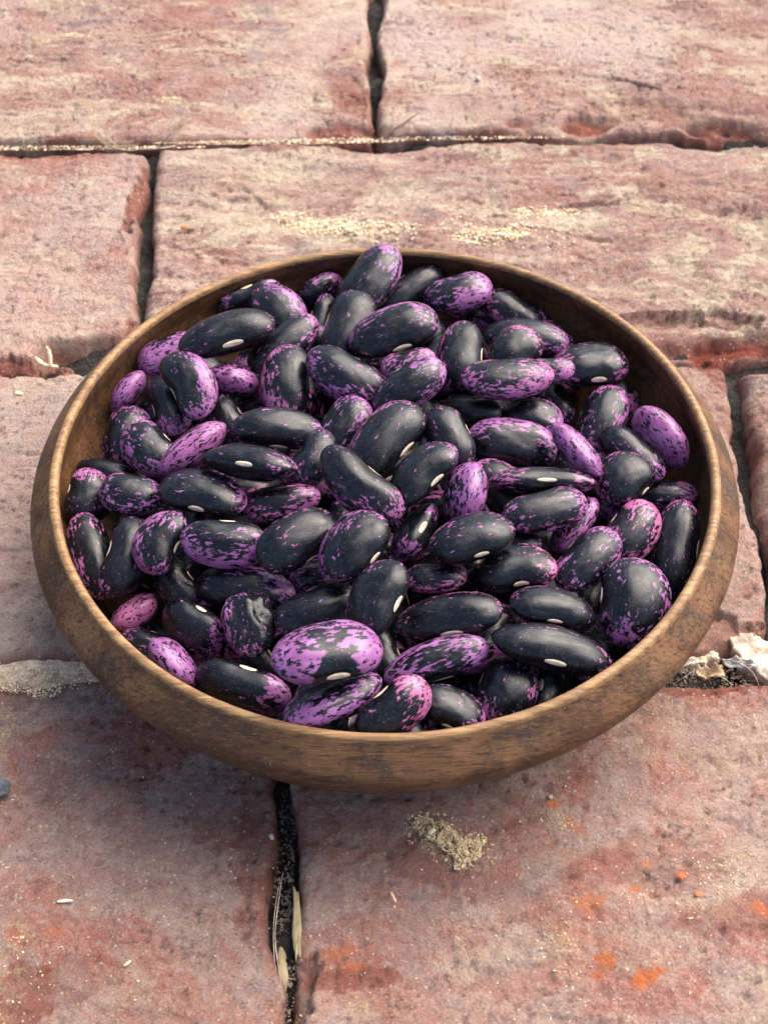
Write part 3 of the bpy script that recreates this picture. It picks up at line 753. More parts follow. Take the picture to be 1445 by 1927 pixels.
    (4.375, -0.842, 4.709, 0.887, -0.46, 0.017, 0.02, 1.527, 0.61, 0.427, 0.35, -0.4, 0, 0.35, 'long narrow bean seen on its seam with a centred white eye between two pink patches'),
    (4.352, -2.046, 4.895, 0.096, -0.979, -0.168, 0.062, 1.257, 0.632, 0.505, 0.35, 0.2, -0.4, 0.1, 'violet-freckled black bean directly below the long narrow seam-on bean'),
    (5.303, -1.574, 3.719, 0.304, 0.837, 0.353, 0.286, 1.001, 0.57, 0.399, 0.55, 0, 0, 0.1, 'violet bean on edge mostly hidden under the freckled bean at right'),
    (3.494, -3.892, 4.627, 0.994, -0.074, -0.07, 0.028, 1.039, 0.769, 0.539, 0.22, 0.5, 0.2, 0.6, 'black kidney bean with cream eye below and orange-pink right edge'),
    (5.4, -3.448, 4.498, 0.063, -0.916, -0.391, -0.06, 1.155, 0.685, 0.479, 0.4, 0.2, -0.7, 0, 'black bean with a wide violet band along its lower right side'),
    (6.77, -2.186, 4.164, 0.114, -0.885, -0.45, -0.038, 1.072, 0.715, 0.5, 0.5, 0.5, -0.5, 0.6, 'bean with a bright pink right half, second from the right wall'),
    (8.034, -2.315, 3.562, 0.783, 0.019, -0.204, 0.587, 1.515, 0.713, 0.571, 0.12, 0.5, 0, 0.5, 'long plain black bean standing against the right front wall'),
    (6.445, -4.838, 4.433, 0.157, -0.757, -0.626, -0.103, 1.24, 0.969, 0.678, 0.42, -0.2, -0.9, 0.05, 'largest roundish black bean with violet right and lower border, right front'),
    (4.286, -5.183, 4.686, 0.99, -0.107, 0.091, -0.017, 1.126, 0.636, 0.445, 0.2, -0.2, 0.6, 0.15, 'shiny blue-black bean with cream eye beneath, left of the large roundish bean'),
    (1.635, -5.488, 4.694, 0.993, -0.037, -0.114, 0.012, 1.386, 0.648, 0.518, 0.25, -0.1, 0.6, 0.45, 'black bean with rosy flecked ends and cream eye beneath, front right of centre'),
    (1.342, -3.983, 4.422, 0.064, -0.997, -0.027, -0.037, 0.83, 0.475, 0.332, 0.4, 0, -0.6, 0.5, 'dark bean with rosy underside peeping from under the glossy white-eyed bean'),
    (-0.204, -5.661, 5.675, 0.837, -0.049, -0.25, 0.483, 1.1, 0.766, 0.536, 0.2, 0.1, 0.6, 0.05, 'upright black bean with long white eye on its right flank, front of centre'),
    (-1.76, -5.1, 4.422, 0.15, -0.975, -0.159, -0.041, 1.162, 0.702, 0.491, 0.15, -0.7, 0, 0, 'flat dull slate bean between the wrinkled bean and the upright front bean'),
    (-3.74, -3.955, 3.882, 0.983, 0.156, -0.04, -0.086, 1.382, 0.629, 0.503, 0.3, 0.4, 0.6, -0.05, 'long grey-black bean ringed with violet, lying behind the wrinkled bean'),
    (-3.515, -5.304, 4.163, 0.082, -0.747, 0.642, 0.153, 0.896, 0.709, 0.497, 0.3, -0.1, 0.5, 0.1, 'wrinkled puckered black bean with violet edge, left front'),
    (-5.123, -4.918, 3.396, 0.487, -0.817, 0.289, -0.103, 0.988, 0.787, 0.551, 0.25, 0.5, 0.2, 0.15, 'round black bean with cream eye on top, left of the wrinkled bean'),
    (-6.822, -4.05, 2.897, 0.424, 0.835, 0.261, 0.234, 0.778, 0.622, 0.435, 0.7, 0.2, 0, 0.65, 'small rosy pink bean by the left front wall'),
    (-5.642, -3.486, 3.506, 0.147, -0.882, 0.447, 0.033, 0.842, 0.542, 0.379, 0.15, 0.3, 0, 0.2, 'plain dark bean lying deep below the curved violet-dashed bean'),
    (-1.382, -7.493, 5.959, 0.984, -0.047, 0.061, 0.162, 1.366, 0.853, 0.597, 0.66, 0.1, 0.1, 0, 'brightest lilac bean with black centre patch, large, front left of middle'),
    (1.275, -6.655, 4.38, 0.951, 0.267, -0.066, 0.142, 1.392, 0.551, 0.441, 0.5, -0.1, -0.5, -0.1, 'long black-and-lilac blotched bean, front right of middle'),
    (4.177, -6.478, 4.695, 0.977, -0.177, 0.112, -0.041, 1.58, 0.692, 0.553, 0.13, 0.3, 0.3, 0.2, 'longest black bean with tan eye facing front, flecked right tip, at right front'),
    (-3.639, -6.781, 3.396, 0.462, -0.872, 0.148, -0.07, 1.318, 0.679, 0.543, 0.3, 0.6, 0.2, 0.05, 'black bean with cream oval eye on top, violet right end, against front left rim'),
    (-5.501, -6.049, 3.45, 0.421, 0.82, -0.255, -0.292, 0.825, 0.632, 0.442, 0.92, 0.2, 0, -0.1, 'smooth vivid violet bean on edge against the left front rim'),
    (-6.373, -5.053, 2.857, 0.157, -0.969, 0.191, 0.017, 0.773, 0.438, 0.307, 0.4, 0, 0, 0.1, 'small dark corner of a bean left of the vivid violet bean'),
    (-1.256, -7.956, 4.645, 0.241, 0.936, 0.251, 0.047, 1.332, 0.7, 0.49, 0.45, -0.1, 0.1, 0, 'finely violet-streaked black bean on edge against the front rim'),
    (0.197, -8.383, 4.831, 0.374, -0.866, -0.331, -0.023, 1.059, 0.631, 0.441, 0.4, 0.7, 0, 0.6, 'black bean with pink cap and slit eye standing against the middle of the front rim'),
    (1.666, -7.937, 4.18, 0.973, 0.027, 0.184, -0.139, 0.882, 0.587, 0.411, 0.35, 0.3, -0.3, 0.1, 'dark bean with violet lower tip against the front rim, right of the pink-capped bean'),
    (3.021, -7.154, 3.816, 0.066, -0.846, -0.514, -0.125, 0.963, 0.802, 0.561, 0.35, 0, -0.6, 0.3, 'round dark bean with pink patch on its right side by the front rim'),
    (-0.037, -6.166, 3.842, 0.252, -0.773, 0.583, 0.014, 0.792, 0.482, 0.337, 0.1, 0, 0, 0.1, 'dark bean hidden between the brightest lilac bean and the long lilac-blotched one'),
    (4.235, -6.873, 3.388, 0.452, -0.614, -0.621, 0.181, 0.853, 0.566, 0.397, 0.15, 0, 0, 0.2, 'dark bean with small upright eye in shade under the longest black bean'),
    (5.795, -3.105, 2.675, 0.137, -0.843, -0.517, -0.05, 0.954, 0.522, 0.366, 0.1, 0, 0, 0.05, 'bluish black bean hidden left of the large roundish bean'),
    (-1.794, -3.457, 3.776, 0.175, -0.97, -0.147, 0.082, 0.818, 0.548, 0.384, 0.4, 0, 0, 0.1, 'violet-flecked dark bean in the gap below the broad smoky bean'),
    (3.497, -2.473, 4.171, 0.171, -0.96, 0.22, -0.04, 0.829, 0.447, 0.313, 0.2, 0, 0, 0.1, 'dark bean in the gap between the glossy and the freckled beans'),
]
FILL = [
    (1.44, -1.957, 1.472, 0.775, 0.082, 0.212, 0.59, 1.294, 0.833, 0.57),
    (-4.006, -2.182, 3.768, 0.765, -0.094, -0.117, -0.626, 1.182, 0.761, 0.521),
    (-2.501, 1.487, 3.737, 0.536, -0.108, 0.197, -0.814, 1.121, 0.722, 0.494),
    (7.78, 2.423, 2.909, 0.556, 0.298, -0.012, -0.776, 1.162, 0.749, 0.512),
    (0.685, -6.865, 2.032, 0.971, 0.174, -0.026, -0.164, 1.205, 0.776, 0.531),
    (0.132, 7.181, 2.221, 0.08, -0.219, 0.009, 0.972, 1.093, 0.704, 0.482),
    (-2.094, 3.057, 2.707, 0.953, -0.237, -0.181, -0.047, 1.108, 0.714, 0.488),
    (-3.782, 2.5, 3.402, 0.847, 0.167, -0.295, -0.409, 1.063, 0.685, 0.469),
    (-0.107, -1.496, 1.572, 0.676, -0.03, -0.319, 0.664, 1.292, 0.832, 0.569),
    (-5.089, -1.839, 1.346, 0.958, 0.086, 0.117, 0.247, 1.178, 0.758, 0.519),
    (-1.05, 4.456, 2.536, 0.672, 0.191, 0.115, 0.706, 1.12, 0.721, 0.493),
    (5.65, -4.726, 2.232, 0.936, 0.003, -0.247, 0.25, 1.185, 0.763, 0.522, 'dark bean deep in the gap left of the large roundish bean at right front'),
    (-0.086, 2.815, 2.938, 0.558, 0.024, -0.134, 0.818, 1.13, 0.728, 0.498),
    (0.714, -3.804, 1.291, 0.457, 0.026, -0.025, 0.889, 1.235, 0.795, 0.544),
    (-7.448, 1.492, 2.627, 0.755, -0.211, 0.028, 0.62, 1.289, 0.83, 0.568),
    (-1.904, 1.36, 1.461, 0.685, 0.254, 0.155, 0.665, 1.285, 0.828, 0.566),
    (-1.018, 1.558, 3.027, 0.835, -0.15, 0.084, -0.522, 1.083, 0.698, 0.477),
    (-4.069, 2.835, 2.204, 0.868, -0.017, -0.082, 0.49, 1.284, 0.827, 0.566),
    (-6.739, 3.454, 2.964, 0.939, 0.313, -0.043, 0.137, 1.288, 0.829, 0.567),
    (4.319, -4.256, 1.394, 0.837, -0.292, -0.069, 0.458, 1.151, 0.741, 0.507),
    (-3.585, -1.434, 2.142, 0.305, 0.105, -0.024, -0.946, 1.086, 0.7, 0.479),
    (-1.563, -7.523, 3.53, 0.788, 0.151, -0.118, 0.585, 1.257, 0.81, 0.554, 'dark bean low against the front rim, under the finely violet-streaked bean'),
    (-1.452, -1.067, 2.681, 0.878, 0.432, 0.017, 0.206, 1.223, 0.788, 0.539),
    (1.647, -3.117, 3.615, 0.119, -0.237, 0.215, 0.94, 1.25, 0.805, 0.551, 'dark bean in the gap above the black bean with rosy flecked ends'),
    (-5.745, 5.349, 3.215, 0.285, 0.102, 0.137, 0.943, 1.161, 0.748, 0.512),
    (1.248, 6.305, 2.032, 0.81, -0.259, 0.009, 0.527, 1.131, 0.729, 0.498),
    (1.812, 5.009, 4.002, 0.547, 0.011, -0.073, -0.834, 1.171, 0.754, 0.516),
    (-1.845, 6.635, 2.192, 0.096, -0.272, -0.442, -0.849, 1.272, 0.819, 0.56),
    (-2.329, 4.908, 2.621, 0.651, -0.349, 0.322, -0.592, 1.177, 0.758, 0.519),
    (2.541, -5.489, 3.743, 0.32, -0.008, 0.051, -0.946, 1.298, 0.836, 0.572, 'dark bean in the gap left of the longest black bean'),
    (4.606, 2.59, 2.685, 0.174, 0.046, 0.362, -0.915, 1.086, 0.699, 0.478),
    (7.535, 0.499, 2.451, 0.485, 0.034, -0.028, 0.873, 1.065, 0.686, 0.469),
    (4.17, 4.135, 2.691, 0.778, 0.17, -0.037, 0.604, 1.18, 0.76, 0.52),
    (-2.856, 0.187, 2.388, 0.288, 0.094, 0.17, 0.938, 1.285, 0.827, 0.566),
    (-2.514, -4.094, 1.458, 0.954, -0.089, -0.219, 0.187, 1.181, 0.761, 0.52),
    (3.421, -0.543, 3.775, 0.882, 0.157, 0.156, -0.416, 1.272, 0.819, 0.561, 'dark bean shadowed above the left end of the long narrow seam-on bean'),
    (5.456, 2.895, 1.521, 0.214, 0.204, 0.102, -0.95, 1.275, 0.821, 0.562),
    (-1.152, -5.454, 3.223, 0.589, 0.651, 0.262, 0.401, 1.243, 0.8, 0.548),
    (-4.996, 0.63, 2.483, 0.881, 0.393, 0.137, 0.225, 1.2, 0.773, 0.529),
    (-0.618, 2.347, 3.852, 0.993, -0.024, -0.022, 0.109, 1.096, 0.706, 0.483),
    (1.817, -1.255, 3.713, 0.974, 0.027, -0.074, -0.213, 1.244, 0.801, 0.548, 'dark bean in the gap between the plain black and the bright violet freckled bean'),
    (-5.01, -2.826, 2.283, 0.321, 0.177, -0.146, -0.919, 1.099, 0.708, 0.484),
    (0.2, -0.18, 3.158, 0.561, 0.127, 0.044, 0.817, 1.176, 0.757, 0.518),
    (0.876, 0.658, 2.232, 0.214, -0.15, 0.299, 0.918, 1.155, 0.744, 0.509),
    (6.342, 1.676, 2.063, 0.842, 0.159, 0.185, -0.48, 1.255, 0.809, 0.553),
    (-3.084, 3.77, 3.515, 0.265, 0.089, 0.039, 0.959, 1.171, 0.754, 0.516, 'dark bean in the gap under the foot of the upright pink-streaked bean'),
    (-0.488, -2.207, 2.561, 0.868, 0.221, -0.103, 0.433, 1.247, 0.803, 0.549),
    (6.588, -1.548, 2.291, 0.948, -0.1, 0.194, -0.233, 1.197, 0.771, 0.528),
    (-1.532, 4.866, 1.455, 0.599, 0.224, -0.222, -0.736, 1.277, 0.822, 0.563),
    (1.375, -5.665, 1.521, 0.961, -0.196, -0.189, -0.056, 1.25, 0.805, 0.551),
    (3.222, -0.465, 2.493, 0.906, 0.008, 0.262, 0.332, 1.248, 0.804, 0.55),
    (5.891, 0.918, 2.963, 0.935, 0.165, -0.116, -0.293, 1.203, 0.775, 0.53, 'dark bean deep under the right end of the broad violet-topped bean'),
    (5.114, -0.908, 1.474, 0.645, 0.058, -0.244, 0.722, 1.186, 0.764, 0.523),
    (5.814, -2.792, 1.765, 0.972, -0.156, 0.029, 0.172, 1.113, 0.717, 0.49),
    (-1.373, 7.721, 2.67, 0.039, -0.108, -0.449, 0.886, 1.127, 0.726, 0.497),
    (-2.826, -2.059, 3.267, 0.842, -0.213, -0.395, 0.298, 1.279, 0.824, 0.564),
    (-1.861, -0.002, 3.605, 0.397, -0.308, -0.275, -0.82, 1.28, 0.824, 0.564, 'dark bean in the gap left of the bent centre bean, above the pink-patched one'),
    (-1.971, -3.722, 2.833, 0.782, 0.033, 0.198, -0.59, 1.168, 0.752, 0.515),
    (3.278, -2.719, 3.338, 0.609, 0.063, 0.148, 0.777, 1.173, 0.756, 0.517),
    (2.817, 4.692, 1.324, 0.786, -0.098, -0.047, 0.608, 1.196, 0.77, 0.527),
    (0.008, -8.299, 3.596, 0.133, 0.118, 0.076, -0.981, 1.129, 0.727, 0.497, "dark bean squeezed against the front rim below the pink-capped bean's left side"),
    (0.005, -5.942, 2.853, 0.706, 0.037, -0.202, -0.678, 1.079, 0.695, 0.475),
    (-1.648, 5.926, 3.499, 0.903, 0.365, 0.18, -0.139, 1.107, 0.713, 0.488),
    (2.203, 3.671, 2.455, 0.973, 0.223, 0.037, 0.051, 1.229, 0.792, 0.542),
    (-5.782, 1.107, 3.362, 0.032, 0.181, -0.239, -0.954, 1.066, 0.687, 0.47),
    (-1.816, -5.608, 1.772, 0.505, 0.281, -0.243, -0.779, 1.221, 0.787, 0.538),
    (1.016, 1.427, 3.171, 0.072, 0.02, 0.166, -0.983, 1.073, 0.691, 0.473),
    (2.236, 6.832, 2.766, 0.56, -0.466, 0.007, -0.685, 1.227, 0.79, 0.541),
    (0.141, 4.78, 3.364, 0.877, 0.193, -0.004, -0.441, 1.279, 0.824, 0.564),
    (-3.588, -3.88, 2.842, 0.915, -0.073, -0.016, -0.395, 1.19, 0.767, 0.525),
    (1.399, 2.918, 3.191, 0.87, 0.144, 0.087, -0.464, 1.076, 0.693, 0.474),
    (1.805, 0.447, 3.733, 0.866, 0.042, 0.428, -0.253, 1.288, 0.829, 0.567),
    (-6.871, 0.161, 2.102, 0.847, -0.141, -0.13, 0.496, 1.265, 0.815, 0.557),
    (-2.554, 1.654, 2.574, 0.349, -0.133, 0.083, 0.924, 1.126, 0.725, 0.496),
    (-2.01, -1.242, 1.366, 0.293, 0.039, -0.147, -0.944, 1.27, 0.818, 0.559),
    (-4.045, -0.072, 3.585, 0.121, 0.026, -0.245, -0.962, 1.235, 0.796, 0.544, 'dark bean in the gap between the slim cream-eyed and the oval black bean'),
    (-4.428, -3.528, 1.387, 0.95, -0.257, -0.041, -0.17, 1.173, 0.756, 0.517),
    (-3.63, -0.331, 1.314, 0.997, -0.001, -0.079, 0.022, 1.232, 0.793, 0.543),
    (4.239, -5.864, 2.428, 0.685, -0.064, -0.016, 0.725, 1.279, 0.824, 0.564, 'dark bean at the rim under the shaded small-eyed bean at right front'),
    (1.712, -3.944, 2.605, 0.436, 0.184, -0.188, -0.861, 1.293, 0.833, 0.57),
    (-5.87, 4.262, 2.181, 0.94, 0.177, -0.031, 0.289, 1.212, 0.78, 0.534),
    (1.545, 5.095, 1.605, 0.153, -0.309, 0.102, 0.933, 1.136, 0.732, 0.501),
    (5.354, 5.715, 2.732, 0.309, 0.081, -0.035, 0.947, 1.135, 0.731, 0.5),
    (-5.269, 1.471, 1.457, 0.364, -0.236, 0.147, -0.889, 1.185, 0.763, 0.522),
    (2.434, -3.27, 1.318, 0.255, 0.161, 0.04, -0.952, 1.071, 0.69, 0.472),
    (-6.516, -1.903, 2.122, 0.933, 0.008, -0.165, -0.32, 1.156, 0.744, 0.509),
    (-5.526, -4.514, 2.001, 0.914, -0.301, 0.147, -0.228, 1.291, 0.831, 0.569),
    (-3.883, 6.406, 2.487, 0.327, -0.194, -0.052, -0.923, 1.186, 0.764, 0.522),
    (2.739, -5.734, 2.606, 0.69, -0.074, 0.177, -0.698, 1.147, 0.738, 0.505),
    (5.113, 4.466, 1.97, 0.249, -0.335, -0.09, 0.904, 1.147, 0.739, 0.506),
    (-4.655, -0.9, 2.485, 0.696, -0.53, -0.174, 0.452, 1.291, 0.831, 0.569),
    (2.142, 5.101, 2.926, 0.089, -0.036, -0.153, -0.984, 1.205, 0.776, 0.531),
    (-4.043, 4.669, 2.879, 0.45, 0.062, 0.181, -0.873, 1.102, 0.71, 0.486),
    (7.239, -0.899, 3.013, 0.229, 0.176, 0.192, 0.938, 1.241, 0.799, 0.547),
    (-0.167, 0.077, 4.283, 0.962, -0.113, -0.073, 0.238, 1.19, 0.766, 0.524),
    (4.684, -3.852, 3.215, 0.771, 0.095, -0.011, 0.629, 1.291, 0.831, 0.569),
    (4.808, -1.632, 2.562, 0.508, 0.103, 0.201, 0.831, 1.289, 0.83, 0.568),
    (-1.009, 3.74, 3.881, 0.998, 0.055, -0.004, -0.007, 1.173, 0.755, 0.517),
    (-0.307, 1.773, 1.722, 0.224, -0.233, 0.394, -0.861, 1.286, 0.828, 0.567),
    (1.867, -7.62, 2.886, 0.094, -0.143, -0.141, -0.975, 1.294, 0.833, 0.57, 'dark bean tight against the front rim below the violet-tipped dark bean'),
    (-3.469, -5.174, 1.812, 0.369, 0.14, -0.437, 0.808, 1.145, 0.737, 0.504, 'dark bean in the gap directly under the wrinkled bean'),
    (-1.292, -7.147, 2.333, 0.453, 0.073, -0.225, -0.86, 1.164, 0.75, 0.513),
    (-0.427, -5.674, 1.663, 0.686, 0.037, 0.25, -0.682, 1.124, 0.724, 0.495),
    (4.175, 0.577, 2.922, 0.925, -0.141, 0.134, -0.327, 1.236, 0.796, 0.545),
    (-5.442, -1.991, 3.567, 0.828, -0.06, -0.403, 0.384, 1.133, 0.729, 0.499, 'dark bean in the gap right of the curved violet-dashed bean at left'),
    (-0.974, 0.135, 1.708, 0.876, -0.087, 0.454, 0.136, 1.108, 0.714, 0.488),
    (-5.24, 2.303, 3.045, 0.902, 0.244, 0.094, -0.344, 1.119, 0.721, 0.493),
    (-0.048, -3.856, 2.967, 0.556, 0.231, -0.189, 0.776, 1.25, 0.805, 0.551, 'dark bean in the gap right of the upright bean with the long white eye'),
    (1.365, 2.176, 2.163, 0.311, -0.047, -0.208, -0.926, 1.091, 0.703, 0.481),
    (-3.206, -6.421, 2.207, 0.865, -0.308, 0.303, -0.256, 1.113, 0.717, 0.49, 'dark bean at the front rim between the cream-oval-eyed and the violet-streaked bean'),
    (-0.349, 6.29, 2.767, 0.583, 0.031, -0.517, 0.626, 1.16, 0.747, 0.511),
    (1.58, -1.526, 2.548, 0.311, -0.185, -0.093, -0.928, 1.294, 0.834, 0.57),
    (-6.079, 2.553, 1.971, 0.973, 0.143, -0.109, 0.142, 1.1, 0.708, 0.485),
    (-3.561, 1.441, 1.387, 0.365, -0.097, 0.147, -0.914, 1.27, 0.818, 0.56),
    (3.443, -3.902, 2.311, 0.673, -0.097, 0.208, -0.703, 1.091, 0.703, 0.481),
    (6.216, 0.003, 1.987, 0.693, -0.372, 0.33, 0.522, 1.074, 0.692, 0.473),
    (5.021, 1.14, 1.56, 0.557, -0.181, -0.464, 0.665, 1.247, 0.803, 0.55),
    (4.21, -2.507, 1.451, 0.845, 0.229, -0.077, 0.477, 1.153, 0.742, 0.508),
    (3.054, -2.178, 2.271, 0.33, 0.058, -0.048, -0.941, 1.132, 0.729, 0.499),
    (6.876, -3.706, 3.092, 0.843, -0.023, 0.061, -0.534, 1.065, 0.686, 0.469),
    (-1.191, -1.831, 3.694, 0.539, 0.014, 0.165, -0.826, 1.173, 0.756, 0.517),
    (2.737, 1.9, 2.774, 0.814, -0.229, -0.144, 0.515, 1.212, 0.78, 0.534),
    (-0.726, -4.188, 1.665, 0.749, 0.202, 0.311, -0.548, 1.18, 0.76, 0.52),
    (0.357, 4.14, 2.148, 0.726, 0.033, 0.036, 0.686, 1.292, 0.832, 0.569),
    (3.104, 3.535, 3.624, 0.436, 0.233, 0.404, 0.77, 1.251, 0.806, 0.551),
    (-6.616, -1.181, 3.22, 0.885, -0.163, 0.163, 0.404, 1.267, 0.816, 0.558),
    (5.418, -5.908, 3.23, 0.638, -0.023, 0.218, 0.738, 1.114, 0.718, 0.491, 'dark bean at the right front rim beyond the tip of the longest black bean'),
    (3.617, 6.234, 3.017, 0.606, 0.133, 0.206, 0.756, 1.142, 0.735, 0.503),
    (1.237, -5.679, 3.047, 0.393, 0.423, 0.081, 0.812, 1.086, 0.7, 0.479),
    (0.788, 6.635, 3.889, 0.147, 0.012, -0.026, 0.989, 1.182, 0.761, 0.521),
]
for k, d in enumerate(BEANS):
    place_bean(k, d[0], d[1], d[2], d[3:7], d[7:10], d[10:14], d[14], 'beans heaped in the wooden bowl', wr='wrinkled' in d[14] and 'puckered' in d[14])
for k, d in enumerate(FILL):
    place_bean(k + 3, d[0], d[1], d[2], d[3:7], d[7:10], (.12 + .35 * rg.random(), rg.uniform(-.5, .5), rg.uniform(-.5, .5), rg.uniform(0, .4)), d[10] if len(d) > 10 else 'dark bean deep in the heap, glimpsed only through the gaps between the beans above it', 'beans heaped in the wooden bowl')

# ------------------------------------------------------------------ debris
def flakes(name, spots, mat, label, seed, size=(.03, .16), kind='stuff', lift=.0):
    """a scatter of small wood flakes and crumbs lying on the bricks"""
    rs = np.random.RandomState(seed)
    V, F = [], []
    for (px, py, rx, ry, an, n, zz) in spots:
        c = at(px, py, 0)
        for _ in range(n):
            a = rs.rand() * 6.283; rr = math.sqrt(rs.rand()) ** .8
            dx, dy = rx * rr * math.cos(a), ry * rr * math.sin(a)
            ca, sa = math.cos(math.radians(an)), math.sin(math.radians(an))
            x, y = c[0] + dx * ca - dy * sa, c[1] + dx * sa + dy * ca
            if (x * x + y * y) < 5.6 ** 2: continue
            z = zz if zz is not None else top_z(x, y)
            L = size[0] + (size[1] - size[0]) * rs.rand() ** 2.2; Wd = L * rs.uniform(.2, .7); T = L * rs.uniform(.06, .25)
            z += T * .4 + .012 + lift * rs.rand()
            yaw = rs.rand() * 6.283; pt = rs.normal(0, .35)
            e1 = np.array([math.cos(yaw) * math.cos(pt), math.sin(yaw) * math.cos(pt), math.sin(pt)]); e2 = np.array([-math.sin(yaw), math.cos(yaw), rs.normal(0, .3)]); e2 /= np.linalg.norm(e2); e3 = np.cross(e1, e2)
            b = len(V); p = np.array([x, y, z])
            for q1, q2 in ((-1, -.6), (.8, -1), (1, .5), (-.6, 1)):
                for q3 in (-1, 1):
                    V.append((p + e1 * L / 2 * q1 * rs.uniform(.7, 1) + e2 * Wd / 2 * q2 * rs.uniform(.7, 1) + e3 * T / 2 * q3) * CM)
            F += [(b + 1, b + 3, b + 5, b + 7), (b, b + 6, b + 4, b + 2), (b, b + 2, b + 3, b + 1), (b + 2, b + 4, b + 5, b + 3), (b + 4, b + 6, b + 7, b + 5), (b + 6, b, b + 1, b + 7)]
    o = link_mesh(name, mesh_from(name, V, F, False), None, mat)
    return props(o, label, 'sawdust', kind=kind)
flakes('sawdust_crumbs', [(560, 410, 1.2, .5, -25, 420, None), (610, 428, 1.4, .6, -10, 620, None), (700, 436, 1.8, .5, 0, 620, None), (920, 452, 1.5, .5, 4, 620, None), (975, 440, .9, .4, 20, 320, None), (1010, 400, 1.2, .35, 3, 420, None), (1065, 396, .6, .2, 0, 100, None), (640, 430, 3.4, 1.0, -10, 260, None), (960, 430, 3.0, 1.1, 4, 260, None), (1060, 470, 2.0, .5, 0, 70, None),
                          (130, 68, 1.6, .25, 20, 110, None), (320, 190, .6, .25, 0, 90, None), (60, 110, .3, .2, 0, 4, None)], M_SAW,
       'yellow sawdust crumbs lying on the brick behind the bowl', 1)
flakes('sawdust_in_joint', [(520, 265, 5.2, .14, .8, 900, -.08), (110, 276, 6.2, .14, .6, 900, -.08), (830, 258, 3.0, .2, 1, 260, None), (800, 258, 6.0, .12, 1, 500, -.08)], M_SAW,
       'pale sawdust packed along the joint between the two far rows of bricks', 2, (.03, .14))
flakes('sawdust_clump', [(800, 1556, .35, .25, -20, 260, None), (826, 1572, .38, .28, -10, 420, None), (850, 1590, .42, .30, -30, 560, None), (878, 1603, .40, .34, 20, 620, None), (895, 1585, .28, .2, 0, 160, None), (868, 1622, .3, .16, 60, 160, None), (845, 1585, 1.3, .7, -26, 220, None), (785, 1545, .4, .1, -20, 60, None)], M_SAWG,
       'clump of greyish sawdust on the brick right in front of the bowl', 3, (.025, .12), lift=.16)
flakes('joint_filling', [(60, 1272, 2.6, .36, 3, 1500, -.15), (100, 1285, 1.6, .36, 8, 700, None), (60, 1250, 2.4, .25, 4, 300, None), (85, 1305, .5, .25, 0, 200, None)], M_SAW,
       'tan crumbly filling in the joint left of the bowl', 4, (.02, .10), lift=.12)
flakes('scattered_chips', [(250, 1600, 4.6, 4.2, 0, 150, None), (350, 1800, 3.4, 3.4, 0, 110, None), (1150, 1650, 4.5, 4.2, 0, 330, None), (900, 1800, 4.0, 2.5, 0, 200, None), (1330, 1500, 2.6, 3.2, 0, 160, None), (700, 330, 9, 4, 0, 260, None), (1000, 130, 10, 6, 0, 90, None), (250, 130, 8, 5, 0, 70, None), (90, 450, 4.5, 4.5, 0, 60, None), (40, 950, 2, 6, 0, 40, None), (1050, 1780, .5, 1.0, 20, 120, None), (1380, 1640, 1.0, .6, 0, 90, None), (1240, 1690, 1.2, .6, -20, 90, None), (30, 1850, .9, 1.2, 0, 140, None), (1045, 1545, .6, .25, -30, 90, None)], M_SAWG,
       'tiny pale wood chips sprinkled over all the bricks', 5, (.015, .085))
flakes('joint_crumbs', [(533, 1620, .25, 3.2, 0, 620, -.55), (534, 1850, .25, 2.4, 0, 520, -.5), (248, 560, .25, 2.6, -8, 160, -.9), (1410, 900, .5, 4, 8, 120, -1.1), (1330, 1266, 2.4, .45, 0, 1100, -.45)], M_TWIG,
       'dark crumbs of dirt lying down in the brick joints', 6, (.03, .16))

def strip(name, pts, width, mat, label, cat, thick=.03, group=None, taper=True, zoff=0.0, seed=0):
    """a blade, twig or fibre along pixel points (x, y, z_cm)"""
    P = spline([at(p[0], p[1], p[2]) for p in pts], 6)
    n = len(P); V, F = [], []
    rs = np.random.RandomState(seed)
    for i, p in enumerate(P):
        d = P[min(i + 1, n - 1)] - P[max(i - 1, 0)]; d /= np.linalg.norm(d)
        sd = np.cross(d, [0, 0, 1]); sd /= np.linalg.norm(sd) + 1e-9; up = np.cross(sd, d)
        k = width / 2 * ((math.sin(math.pi * (i + .6) / (n + .2)) ** .5) if taper else 1) * (1 + .15 * rs.randn() * (width > .1))
        for j in range(6):
            a = j * math.pi / 3
            V.append((p + sd * k * math.cos(a) + up * min(k, thick) * math.sin(a)) * CM)
    for i in range(n - 1):
        for j in range(6):
            F.append((i * 6 + j, i * 6 + (j + 1) % 6, (i + 1) * 6 + (j + 1) % 6, (i + 1) * 6 + j))
    F.append(tuple(range(6))[::-1]); F.append(tuple((n - 1) * 6 + j for j in range(6)))
    o = link_mesh(name, mesh_from(name, V, F), None, mat)
    return props(o, label, cat, group)
strip('straw', [(528, 1783, -.35), (531, 1815, -.3), (533, 1845, -.35), (531, 1872, -.6)], .26, M_STRAW, 'flat greenish straw blade lying in the joint below the bowl', 'straw', .04)
strip('plant_fibre', [(533, 1640, .0), (524, 1700, .12), (518, 1760, .05), (524, 1820, -.1), (535, 1880, -.3)], .022, M_LICHEN, 'long thin white fibre curving down along the joint below the bowl', 'fibre', .02)
strip('plant_fibre', [(528, 1650, -.1), (517, 1720, .05), (515, 1780, .0), (522, 1850, -.2)], .018, M_LICHEN, 'second, slightly shorter white fibre in the joint below the bowl, left of the long one', 'fibre', .02)
strip('twig', [(356, 214, .25), (335, 235, .35), (312, 262, .15), (292, 280, -.2), (262, 284, -.3)], .09, M_TWIG, 'dark curved twig sticking out of the far joint crossing', 'twig', .05)
